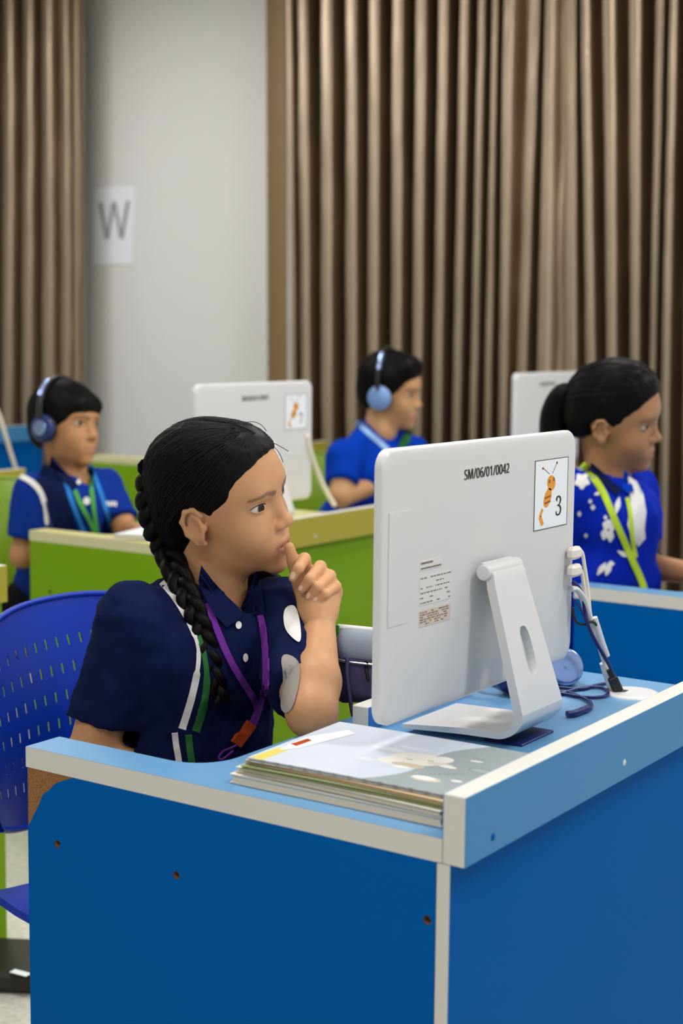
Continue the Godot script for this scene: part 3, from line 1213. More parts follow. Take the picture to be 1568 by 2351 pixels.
func head_basis(yaw: float, pitch: float, roll: float) -> Basis:
	return Basis(Vector3.UP, deg_to_rad(yaw)) * Basis(Vector3(0, 0, 1), deg_to_rad(pitch)) * Basis(Vector3(1, 0, 0), deg_to_rad(roll))

func V(x: float, y: float, z: float) -> Vector3:
	return Vector3(x, y, z)
func segd(p: Vector3, a: Vector3, b: Vector3) -> float:
	var ba := b - a
	return (p - a - ba * clampf((p - a).dot(ba) / ba.length_squared(), 0.0, 1.0)).length()

# head in its own frame: x forward, y up, z to the person's right
func head_prims(neck: Vector3, neck_r: float, open := 0.0) -> Array:
	var I := Basis.IDENTITY
	var p := [
		["c", V(-0.022, -0.045, 0), neck, 0.047, neck_r, 0.02],
		["e", V(-0.014, 0.036, 0), V(0.094, 0.081, 0.074), I, 0.01],
		["e", V(0.034, 0.046, 0), V(0.0585, 0.056, 0.061), I, 0.03],
		["e", V(0.022, -0.018, 0), V(0.064, 0.074, 0.0605), I, 0.03],
		["e", V(0.034, -0.066, 0), V(0.050, 0.040, 0.046), I, 0.03],
		["e", V(0.076, -0.098, 0), V(0.014, 0.0125, 0.017), I, 0.024],
		["e", V(0.058, -0.034, 0.034), V(0.024, 0.028, 0.023), I, 0.025],
		["e", V(0.058, -0.034, -0.034), V(0.024, 0.028, 0.023), I, 0.025],
		["c", V(0.0765, 0.028, -0.030), V(0.0765, 0.028, 0.030), 0.0075, 0.0075, 0.03],
		["e", V(0.074, -0.064, 0), V(0.019, 0.021, 0.027), I, 0.02],
		["-e", V(0.0945, 0.004, 0.033), V(0.010, 0.0085, 0.017), I, 0.012],
		["-e", V(0.0945, 0.004, -0.033), V(0.010, 0.0085, 0.017), I, 0.012],
		["e", V(0.0655, 0.0055, 0.0325), V(0.0145, 0.0135, 0.0155), I, 0.006],
		["e", V(0.0655, 0.0055, -0.0325), V(0.0145, 0.0135, 0.0155), I, 0.006],
		["c", V(0.083, 0.012, 0), V(0.0995, -0.024, 0), 0.0050, 0.0080, 0.014],
		["e", V(0.1010, -0.0285, 0), V(0.0090, 0.0082, 0.0100), I, 0.008],
		["e", V(0.0935, -0.0325, 0.0118), V(0.0080, 0.0064, 0.0058), I, 0.007],
		["e", V(0.0935, -0.0325, -0.0118), V(0.0080, 0.0064, 0.0058), I, 0.007],
		["-e", V(0.0985, -0.0405, 0.0068), V(0.0045, 0.0038, 0.0030), I, 0.003],
		["-e", V(0.0985, -0.0405, -0.0068), V(0.0045, 0.0038, 0.0030), I, 0.003],
		["c", V(0.0835, -0.0640, 0.0215), V(0.0930, -0.0590, 0.0070), 0.0025, 0.0042, 0.004],
		["c", V(0.0835, -0.0640, -0.0215), V(0.0930, -0.0590, -0.0070), 0.0025, 0.0042, 0.004],
		["c", V(0.0930, -0.0590, 0.0070), V(0.0930, -0.0590, -0.0070), 0.0042, 0.0042, 0.003],
		["c", V(0.0830, -0.0665, 0.0190), V(0.0915, -0.0705 - open, 0.0050), 0.0030, 0.0052, 0.004],
		["c", V(0.0830, -0.0665, -0.0190), V(0.0915, -0.0705 - open, -0.0050), 0.0030, 0.0052, 0.004],
		["c", V(0.0915, -0.0705 - open, 0.0050), V(0.0915, -0.0705 - open, -0.0050), 0.0052, 0.0052, 0.003],
		["-c", V(0.0855, -0.0652, 0.0235), V(0.0975, -0.0648, 0.0), 0.0010, 0.0014 + open * 0.5, 0.0025],
		["-c", V(0.0855, -0.0652, -0.0235), V(0.0975, -0.0648, 0.0), 0.0010, 0.0014 + open * 0.5, 0.0025],
	]
	for s in [1.0, -1.0]:
		var eb := Basis(Vector3.UP, -0.35 * s) * Basis(Vector3(0, 0, 1), 0.22)
		p.append(["e", V(-0.008, -0.012, 0.0735 * s), V(0.0165, 0.029, 0.0075), eb, 0.006])
		p.append(["-e", V(-0.003, -0.012, 0.0835 * s), V(0.0085, 0.0155, 0.0065), eb, 0.004])
		var hx := [V(0.006, 0.006, 0.0755), V(-0.004, 0.0165, 0.079), V(-0.016, 0.0135, 0.082), V(-0.0225, -0.002, 0.083), V(-0.0185, -0.022, 0.080), V(-0.007, -0.036, 0.0755), V(0.002, -0.038, 0.072)]
		for k in hx.size() - 1:
			var a: Vector3 = hx[k]
			var b: Vector3 = hx[k + 1]
			p.append(["c", V(a.x, a.y, a.z * s), V(b.x, b.y, b.z * s), 0.0034, 0.0036 if k < 4 else 0.0048, 0.0035])
		p.append(["e", V(0.0075, -0.013, 0.0735 * s), V(0.004, 0.006, 0.005), Basis.IDENTITY, 0.004])
	return p
func seg2(p: Vector2, a: Vector2, b: Vector2) -> float:
	var ba := b - a
	return (p - a - ba * clampf((p - a).dot(ba) / ba.length_squared(), 0.0, 1.0)).length()
func face_paint(p: Vector3, tone: Color) -> Color:
	var c := tone
	if p.x < 0.045: return c
	var q := Vector2(absf(p.z), p.y)
	if p.x > 0.07:
		var l := minf(seg2(q, Vector2(0.021, -0.0645), Vector2(0.006, -0.0600)), seg2(q, Vector2(0.006, -0.0600), Vector2(0.0, -0.0612)))
		l = minf(l, minf(seg2(q, Vector2(0.018, -0.0670), Vector2(0.004, -0.0712)), seg2(q, Vector2(0.004, -0.0712), Vector2(0.0, -0.0712))))
		c = c.lerp(LIP, 0.85 * (1.0 - smoothstep(0.0030, 0.0062, l)))
	var b := minf(seg2(q, Vector2(0.014, 0.0205), Vector2(0.032, 0.0262)), seg2(q, Vector2(0.032, 0.0262), Vector2(0.051, 0.0215)))
	var th := lerpf(0.0034, 0.0018, clampf((q.x - 0.014) / 0.037, 0.0, 1.0))
	var w := 1.0 - smoothstep(th * 0.6, th * 1.9, b + 0.0010 * brow_n.get_noise_3d(p.x * 900, p.y * 900, p.z * 900))
	return c.lerp(BROW, 0.72 * w)

# eyes, lids and lashes on a head; returns nothing, adds children to the person
func eyes(t: Node3D, skin: MB, xf: Transform3D, look_dir: Vector3, tone: Color, fine: bool) -> void:
	for s in [1.0, -1.0]:
		var c := V(0.0675, 0.0055, 0.0325 * s)
		var R := 0.0146
		var out := V(0.93, 0.0, 0.34 * s).normalized()
		var side: Vector3 = V(-0.34 * s, 0.0, 0.93).normalized() * s  # towards the temple
		var up := Vector3.UP
		var wb := MB.new()
		var rows := []
		# almond of the eyeball that shows between the lids
		var top := []
		var bot := []
		var n := 12
		for j in 7:
			var row := []
			for i in n + 1:
				var u := lerpf(-1.0, 1.0, float(i) / n)
				var a := 0.0152 * u
				var tilt := 0.0012 * u
				var yt := 0.0066 * pow(maxf(0.0, 1.0 - pow(absf(u), 2.1)), 0.75) + tilt
				var yb := -0.0046 * pow(maxf(0.0, 1.0 - pow(absf(u), 2.4)), 0.8) + tilt
				var y := lerpf(yb, yt, j / 6.0)
				var q: Vector3 = side * a + up * y
				var z := sqrt(maxf(R * R - q.length_squared() * 0.72, 0.0))
				var p: Vector3 = c + out * (z + 0.0020) + q
				row.append(xf * p)
				if j == 6: top.append(p)
				if j == 0: bot.append(p)
			rows.append(row)
		wb.sheet(rows)
		var ball := part("eye", wb, M.eye_white, t)
		# iris and pupil
		var id := (out * 0.8 + look_dir * 0.2).normalized()
		var ic := c + id * (R + 0.0012)
		var xa := up.cross(id).normalized()
		var ya := id.cross(xa)
		var ib := MB.new()
		for rr in [[0.0066, 0.0014, 0]]:
			var ring := [[], [], []]
			for k in 21:
				var a := TAU * k / 20.0
				var e: Vector3 = xa * cos(a) * rr[0] + ya * sin(a) * rr[0]
				# keep the iris between the lids
				e.y = clampf(e.y, -0.0042, 0.0060)
				ring[0].append(xf * (ic + e + id * 0.0008))
				ring[1].append(xf * (ic + e * 0.55 + id * 0.0013))
				ring[2].append(xf * (ic + id * 0.0015))
			ib.sheet(ring)
		part("iris", ib, M.iris, ball)
		# lids
		var scl := xf.basis.get_scale().x
		var tl := []
		var ll := []
		var la := []
		for k in top.size():
			tl.append(xf * (top[k] + up * 0.0012 + out * 0.0002))
			ll.append(xf * (bot[k] - up * 0.0008 + out * 0.0))
			la.append(xf * (top[k] + up * 0.0000 + out * 0.0016))
		skin.col = tone
		var rr2 := []
		var rl2 := []
		for k in tl.size():
			var f := sin(PI * k / (tl.size() - 1))
			rr2.append((0.0009 + 0.0011 * f) * scl)
			rl2.append((0.0008 + 0.0007 * f) * scl)
		skin.tube(tl, rr2, 8)
		skin.tube(ll, rl2, 8)
		skin.col = Color.WHITE
		var lb := MB.new()
		var rs := []
		for k in la.size(): rs.append((0.00025 + 0.00055 * sin(PI * pow(float(k) / (la.size() - 1), 0.8))) * scl)
		lb.tube(la, rs, 6)
		if fine:
			for k in range(3, la.size()):
				var o: Vector3 = la[k]
				var dd: Vector3 = (xf.basis * (out * 0.7 + up * 0.45 + side * 0.5 * (float(k) / la.size()))).normalized()
				lb.tube([o, o + dd * 0.0035, o + dd * 0.0055 + Vector3.UP * 0.0012], [0.00028, 0.0002, 0.00008], 4)
		part("lashes", lb, M.lash, ball)

# hair cap over the skull: a shell with the face side carved away
func hair_prims(kind: String) -> Array:
	var I := Basis.IDENTITY
	match kind:
		"braids":
			return [
				["e", V(-0.016, 0.037, 0), V(0.100, 0.086, 0.081), I, 0.01],
				["e", V(-0.062, -0.030, 0), V(0.050, 0.058, 0.058), I, 0.03],
				["e", V(0.036, 0.056, 0), V(0.058, 0.058, 0.066), I, 0.02],
				["-c", V(0.112, 0.016, 0.058), V(0.096, -0.06, 0.064), 0.062, 0.066, 0.008],
				["-c", V(0.112, 0.016, -0.058), V(0.096, -0.06, -0.064), 0.062, 0.066, 0.008],
				["-c", V(0.124, 0.024, 0.02), V(0.124, 0.024, -0.02), 0.064, 0.064, 0.008],
				["-c", V(0.12, -0.03, 0.02), V(0.12, -0.03, -0.02), 0.075, 0.075, 0.008],
				["-e", V(0.024, -0.090, 0), V(0.076, 0.068, 0.12), I, 0.012],
				["-c", V(-0.018, -0.095, 0.060), V(-0.018, -0.13, 0.045), 0.032, 0.034, 0.004],
				["-c", V(-0.012, -0.075, 0.075), V(0.03, -0.12, 0.06), 0.034, 0.04, 0.006],
				["-c", V(-0.012, -0.075, -0.075), V(0.03, -0.12, -0.06), 0.034, 0.04, 0.006],
				["-c", V(-0.010, -0.012, 0.055), V(-0.010, -0.012, 0.11), 0.026, 0.026, 0.008],
				["-c", V(-0.010, -0.012, -0.055), V(-0.010, -0.012, -0.11), 0.026, 0.026, 0.008],
				["-c", V(0.1, 0.13, 0), V(0.0, 0.1285, 0), 0.003, 0.003, 0.004],
			]
		"ponytail":
			return [
				["e", V(-0.014, 0.038, 0), V(0.101, 0.087, 0.081), I, 0.01],
				["e", V(-0.070, -0.005, 0), V(0.040, 0.055, 0.060), I, 0.03],
				["e", V(0.014, 0.092, 0.0), V(0.062, 0.038, 0.058), I, 0.03],
				["e", V(0.040, 0.070, 0.0), V(0.046, 0.042, 0.060), I, 0.03],
				["-e", V(0.120, -0.016, 0), V(0.080, 0.098, 0.15), I, 0.008],
				["-e", V(0.012, -0.080, 0), V(0.075, 0.058, 0.12), I, 0.012],
				["-c", V(-0.010, -0.010, 0.055), V(-0.010, -0.010, 0.11), 0.024, 0.024, 0.008],
				["-c", V(-0.010, -0.010, -0.055), V(-0.010, -0.010, -0.11), 0.024, 0.024, 0.008],
			]
		"fringe":
			return [
				["e", V(-0.012, 0.042, 0), V(0.106, 0.092, 0.085), I, 0.01],
				["e", V(-0.060, -0.015, 0), V(0.050, 0.055, 0.066), I, 0.03],
				["c", V(0.074, 0.058, -0.03), V(0.074, 0.058, 0.03), 0.026, 0.026, 0.02],
				["-e", V(0.095, -0.050, 0), V(0.078, 0.086, 0.105), I, 0.006],
				["-e", V(0.020, -0.095, 0), V(0.080, 0.055, 0.12), I, 0.012],
			]
	return [
		["e", V(-0.010, 0.044, 0), V(0.103, 0.094, 0.084), I, 0.01],
		["e", V(-0.060, -0.012, 0), V(0.048, 0.055, 0.064), I, 0.03],
		["c", V(0.060, 0.092, -0.02), V(0.060, 0.092, 0.03), 0.026, 0.030, 0.03],
		["-e", V(0.104, -0.036, 0), V(0.080, 0.094, 0.12), I, 0.006],
		["-e", V(0.020, -0.092, 0), V(0.080, 0.055, 0.12), I, 0.012],
	]
# loose locks drawn over the cap so that the hair has a grain
func locks(f: Field, xf: Transform3D, count: int, kind: String, sd: int) -> MB:
	var mb := MB.new()
	rng.seed = sd
	for k in count:
		var s := 1.0 if k % 2 == 0 else -1.0
		var a: Vector3
		var b: Vector3
		match kind:
			"braids":
				a = V(rng.randf_range(-0.06, 0.082), 0.115, 0.002 * s)
				b = V(-0.098 + rng.randf_range(-0.004, 0.03), rng.randf_range(-0.06, 0.04), rng.randf_range(0.012, 0.06) * s)
			"ponytail":
				a = V(rng.randf_range(0.02, 0.085), rng.randf_range(0.07, 0.11), rng.randf_range(0.0, 0.07) * s)
				b = V(-0.104, 0.03 + rng.randf_range(-0.02, 0.02), rng.randf_range(0.0, 0.02) * s)
			_:
				a = V(rng.randf_range(-0.05, 0.03), 0.13, rng.randf_range(0.0, 0.03) * s)
				var an := rng.randf_range(-0.4, 3.0)
				b = V(cos(an) * 0.11, rng.randf_range(-0.03, 0.045) + 0.02 * cos(an), sin(an) * 0.09 * s)
		var c := V(-0.015, 0.03, 0)
		var path := []
		var ok := true
		for i in 11:
			var t := i / 10.0
			var dirv := ((a - c).normalized().slerp((b - c).normalized(), t) + V(0.0, 0.06 * sin(PI * t), 0)).normalized()
			var h := f.hit(c + dirv * 0.2, -dirv, 0.0, 0.19)
			if h < 0.0:
				ok = false
				break
			var q: Vector3 = xf * (c + dirv * (0.2 - h + 0.0006))
			if path.size() and q.distance_to(path[path.size() - 1]) > 0.07:
				ok = false
				break
			path.append(q)
		if not ok or path[0].distance_to(path[10]) < 0.05: continue
		var w := rng.randf_range(0.0007, 0.0016) * xf.basis.get_scale().x
		var rad := []
		for i in 11: rad.append(w * (0.25 + sin(PI * i / 10.0)))
		mb.tube(path, rad, 5, 1.0, false)
	return mb
# a plait of three strands along a path
func plait(path: Array, r0: float, r1: float, turns: float) -> MB:
	var p := smooth_path(path, 14)
	var mb := MB.new()
	for s in 3:
		var q := []
		var rad := []
		for k in p.size():
			var f := float(k) / (p.size() - 1)
			var tg: Vector3 = (p[mini(k + 1, p.size() - 1)] - p[maxi(k - 1, 0)]).normalized()
			var x := tg.cross(fwd).normalized()
			var y := tg.cross(x).normalized()
			var a := TAU * (turns * f + s / 3.0)
			var r := lerpf(r0, r1, f)
			q.append(p[k] + x * sin(a) * r * 0.62 + y * sin(2 * a) * r * 0.34)
			rad.append(r * 0.56)
		mb.tube(q, rad, 9)
	return mb
# a relaxed hand with five fingers: wrist, direction of the fingers, normal of the palm, thumb side
func hand(w: Vector3, d: Vector3, nrm: Vector3, thumb: Vector3, s := 1.0) -> Array:
	var p := []
	var pal := w + d * 0.072 * s
	for k in 4:
		var f := k / 3.0 - 0.5
		var m := pal + thumb * (-f * 0.052) * s - d * absf(f) * 0.012 * s
		p.append(["c", w + d * 0.012 * s + thumb * (-f * 0.026) * s, m, 0.0135 * s, 0.0105 * s, 0.010])
	for k in 4:
		var f := k / 3.0 - 0.5
		var len: float = [0.062, 0.070, 0.065, 0.050][k] * s
		var m := pal + thumb * (-f * 0.056) * s - d * absf(f) * 0.012 * s
		var b := m + (d * 0.96 + nrm * 0.25).normalized() * len * 0.45
		var c := b + (d * 0.80 + nrm * 0.6).normalized() * len * 0.33
		var e := c + (d * 0.55 + nrm * 0.83).normalized() * len * 0.24
		p.append(["c", m, b, 0.0088 * s, 0.0080 * s, 0.004])
		p.append(["c", b, c, 0.0080 * s, 0.0074 * s, 0.002])
		p.append(["c", c, e, 0.0074 * s, 0.0064 * s, 0.002])
	var t0 := w + d * 0.022 * s + thumb * 0.018 * s
	var t1 := t0 + (d * 0.6 + thumb * 0.75 + nrm * 0.25).normalized() * 0.036 * s
	var t2 := t1 + (d * 0.9 + thumb * 0.3 + nrm * 0.3).normalized() * 0.030 * s
	p.append(["c", t0, t1, 0.0125 * s, 0.0098 * s, 0.010])
	p.append(["c", t1, t2, 0.0098 * s, 0.0078 * s, 0.002])
	return p

func cloth_noise(sd: int, fr: float) -> FastNoiseLite:
	var n := FastNoiseLite.new()
	n.seed = sd
	n.frequency = fr
	n.fractal_octaves = 2
	return n

# trousers, socks and shoes of someone sitting: pelvis, way they face
func legs(t: Node3D, pel: Vector3, face: float, cloth: Material, sc := 1.0) -> void:
	var fx := Vector3(cos(face), 0, sin(face))
	var sx := Vector3(-sin(face), 0, cos(face))
	var pr := [["c", pel + sx * 0.06, pel - sx * 0.06, 0.105 * sc, 0.105 * sc, 0.03]]
	var sh := []
	for s in [1.0, -1.0]:
		var hip: Vector3 = pel + sx * 0.075 * s * sc - Vector3(0, 0.02, 0)
		var kn: Vector3 = hip + fx * 0.36 * sc + sx * 0.02 * s
		kn.y = hip.y + 0.01
		var an: Vector3 = kn + fx * 0.0 + sx * 0.0
		an.y = FL + 0.09
		an -= fx * 0.06
		pr.append(["c", hip, kn, 0.078 * sc, 0.058 * sc, 0.03])
		pr.append(["c", kn, an, 0.057 * sc, 0.042 * sc, 0.02])
		sh.append(an)
	var f := blob(pr, 0.014)
	f.rough(cloth_noise(9, 9.0), 0.006, Vector3(1, 0.7, 1))
	var mb := MB.new()
	f.surf(mb)
	part("trousers", mb, cloth, t)
	for an in sh:
		var q := blob([["c", an - fx * 0.03 + Vector3(0, -0.045, 0), an + fx * 0.13 + Vector3(0, -0.052, 0), 0.042, 0.036, 0.01], ["c", an, an - Vector3(0, 0.05, 0), 0.04, 0.042, 0.02], ["p", Vector3(an.x, FL + 0.001, an.z), Vector3.DOWN, 0.35]], 0.009)
		mb = MB.new()
		q.surf(mb)
		part("shoe", mb, M.shoe, t)

# two-legged chair shell on a star base
func chair(called: String, label: String, where: Vector3, turn: float, m: Material, group := "") -> Node3D:
	var t := thing(called, label, "chair", where, group)
	t.rotation.y = turn
	var y0 := 0.475 - FL * 0.0
	# backrest with rows of slots: local x forward, z across
	var us := [-0.285, -0.272]
	var nsl := 18
	for k in nsl:
		var u := lerpf(-0.240, 0.240, float(k) / (nsl - 1))
		us.append(u - 0.0028); us.append(u + 0.0028)
	us.append(0.272); us.append(0.285)
	var vs := [0.0, 0.012]
	for k in 6:
		var v := lerpf(0.075, 0.295, k / 5.0)
		vs.append(v - 0.0085); vs.append(v + 0.0085)
	vs.append(0.345); vs.append(0.358); vs.append(0.366)
	var base := 0.0
	var pt := func(u: float, v: float, off: float) -> Vector3:
		# rounded outline: top corners drawn in
		var f := v / 0.366
		var wd := 1.0 - 0.10 * pow(absf(f - 0.5) * 2.0, 3.0)
		var uu := u * wd
		var drop := 0.045 * pow(absf(u) / 0.285, 2.6) * f
		var lowr := 0.05 * pow(absf(u) / 0.285, 2.4) * (1.0 - f)
		var x := 0.085 * pow(absf(u) / 0.285, 2.0) - 0.055 * f * f + 0.012 * sin(f * PI)
		return Vector3(x - 0.235 + off, 0.475 + v - drop + lowr, uu)
	var mb := MB.new()
	var hole := func(i: int, j: int) -> bool:
		return i >= 2 and i < us.size() - 2 and i % 2 == 0 and j >= 2 and j < 14 and j % 2 == 0
	for j in vs.size() - 1:
		for i in us.size() - 1:
			if hole.call(i, j):
				for w in [[0, 0, 1, 0], [1, 0, 1, 1], [1, 1, 0, 1], [0, 1, 0, 0]]:
					var a: Vector3 = pt.call(us[i + w[0]], vs[j + w[1]], 0.0)
					var b: Vector3 = pt.call(us[i + w[2]], vs[j + w[3]], 0.0)
					var cen: Vector3 = pt.call((us[i] + us[i + 1]) / 2, (vs[j] + vs[j + 1]) / 2, 0.0)
					mb.face([a, b, b + V(-0.0025, 0, 0), a + V(-0.0025, 0, 0)], (cen - (a + b) / 2).normalized())
				continue
			for off in [0.0, -0.0025]:
				var q := []
				for w in [[0, 0], [1, 0], [1, 1], [0, 1]]:
					var u: float = us[i + w[0]]
					var v: float = vs[j + w[1]]
					var p: Vector3 = pt.call(u, v, off)
					var du: Vector3 = pt.call(u + 0.002, v, off) - pt.call(u - 0.002, v, off)
					var dv: Vector3 = pt.call(u, v + 0.002, off) - pt.call(u, v - 0.002, off)
					var nn := dv.cross(du).normalized()
					if nn.x < 0: nn = -nn
					q.append(mb.vert(p, nn if off == 0.0 else -nn))
				mb.quad(q[0], q[1], q[2], q[3])
	var rim := []
	for k in us.size(): rim.append(pt.call(us[k], 0.366, -0.00125))
	for k in range(vs.size() - 2, -1, -1): rim.append(pt.call(0.285, vs[k], -0.00125))
	for k in range(us.size() - 2, -1, -1): rim.append(pt.call(us[k], 0.0, -0.00125))
	for k in range(1, vs.size()): rim.append(pt.call(-0.285, vs[k], -0.00125))
	mb.tube(rim, 0.0055, 8)
	part("backrest", mb, m, t, "", true)
	# seat
	mb = MB.new()
	var rows := []
	for j in 13:
		var f := j / 12.0
		var row := []
		for i in 13:
			var g := i / 12.0 * 2.0 - 1.0
			var hw := 0.255 * (1.0 - 0.12 * pow(absf(f - 0.45) * 2, 3))
			row.append(V(lerpf(-0.20, 0.22, f), 0.365 + 0.018 * g * g - 0.03 * smoothstep(0.8, 1.0, f) + 0.012 * smoothstep(0.3, 0.0, f), g * hw))
		rows.append(row)
	for r in rows: r.reverse()
	mb.sheet(rows, 0.012)
	part("seat", mb, m, t, "", true)
	mb = MB.new()
	mb.tube([V(-0.02, 0.345, 0.0), V(-0.16, 0.345, 0), V(-0.24, 0.40, 0), V(-0.262, 0.56, 0)], [0.016, 0.018, 0.016, 0.014], 10)
	mb.box(V(-0.12, 0.325, -0.13), V(0.12, 0.35, 0.13), 0.004)
	part("seat_bracket", mb, M.steel_dark, t, "", true)
	mb = MB.new()
	mb.tube([V(0, FL + 0.07, 0), V(0, 0.33, 0)], 0.026, 16)
	part("column", mb, M.steel_dark, t, "", true)
	for k in 5:
		var a := TAU * k / 5.0 + 0.3
		var d := V(cos(a), 0, sin(a))
		mb = MB.new()
		mb.tube([V(0, FL + 0.085, 0), d * 0.15 + V(0, FL + 0.075, 0), d * 0.29 + V(0, FL + 0.062, 0)], [0.026, 0.021, 0.016], 8, 0.7)
		var lg := part("leg", mb, M.steel_dark, t, "", true)
		mb = MB.new()
		mb.lathe([Vector2(0, -0.012), Vector2(0.022, -0.012), Vector2(0.026, -0.008), Vector2(0.026, 0.008), Vector2(0.022, 0.012), Vector2(0, 0.012)], 16, Transform3D(Basis(d.cross(Vector3.UP).normalized(), d, Vector3.UP).orthonormalized() * Basis(Vector3(1, 0, 0), PI / 2) * Basis(Vector3(0, 0, 1), PI / 2), d * 0.29 + V(0, FL + 0.0265, 0)))
		part("castor", mb, M.black, lg, "", true)
	return t

func headphones(label: String, xf: Transform3D, cup: Material, face_m: Material, cable: Array) -> void:
	var o := xf.origin
	var t := thing("headphones", label, "headphones", xf * V(0, -0.06, 0.0), "headphones worn by the boys")
	var mb := MB.new()
	var arc := []
	for k in 25:
		var a := lerpf(-0.12, PI + 0.12, k / 24.0)
		arc.append(xf * V(-0.010 - 0.012 * sin(a), 0.03 + 0.107 * sin(a), 0.099 * cos(a)))
	mb.tube(arc, 0.0065 * xf.basis.get_scale().x, 10, 2.0)
	part("headband", mb, M.black, t)
	mb = MB.new()
	mb.tube(arc.slice(4, 9), 0.0078 * xf.basis.get_scale().x, 10, 2.0)
	part("slider", mb, M.silver_blue, t, "shiny silver slider")
	mb = MB.new()
	mb.tube(arc.slice(16, 21), 0.0078 * xf.basis.get_scale().x, 10, 2.0)
	part("slider", mb, M.silver_blue, t, "shiny silver slider")
	for s in [1.0, -1.0]:
		var cx := xf * Transform3D(Basis(Vector3(1, 0, 0), PI / 2 * s), V(-0.004, -0.010, 0.0))
		mb = MB.new()
		mb.lathe([Vector2(0.0, 0.070), Vector2(0.034, 0.070), Vector2(0.038, 0.076), Vector2(0.038, 0.085), Vector2(0.030, 0.089)], 24, cx)
		var pd := part("ear_cushion", mb, M.black, t)
		mb = MB.new()
		mb.lathe([Vector2(0.037, 0.084), Vector2(0.039, 0.092), Vector2(0.035, 0.100), Vector2(0.020, 0.104), Vector2(0.008, 0.1045), Vector2(0.0, 0.1045)], 28, cx)
		var cp := part("ear_cup", mb, cup, t)
		mb = MB.new()
		mb.lathe([Vector2(0.021, 0.1035), Vector2(0.0205, 0.1062), Vector2(0.012, 0.1068), Vector2(0.0, 0.1068)], 24, cx)
		part("cup_disc", mb, face_m, cp)
	if cable.size():
		mb = MB.new()
		mb.tube(smooth_path(cable, 6), 0.002, 6)
		part("cord", mb, M.navy_cable, t)

func head_of(t: Node3D, skin: MB, xf: Transform3D, neck: Vector3, h: float, tone: Color, hair: String, nlock: int, sd: int, nr := 0.045, open := 0.0, look_dir := Vector3(1, 0, 0)) -> Field:
	var f := blob(head_prims(xf.affine_inverse() * neck, nr, open), h)
	f.surf(skin, xf, func(p: Vector3) -> Color: return face_paint(p, tone))
	eyes(t, skin, xf, look_dir, tone, h < 0.003)
	var g := blob(hair_prims(hair), maxf(h * 1.3, 0.0032))
	g.rough(cloth_noise(sd, 60.0), 0.0012, Vector3(1, 0.5, 1))
	var mb := MB.new()
	g.surf(mb, xf)
	var hr := part("hair", mb, M.hair, t)
	if nlock > 0:
		var lk := locks(g, xf, nlock, hair, sd)
		if lk.v.size(): part("hair_locks", lk, M.hair, hr)
	return f

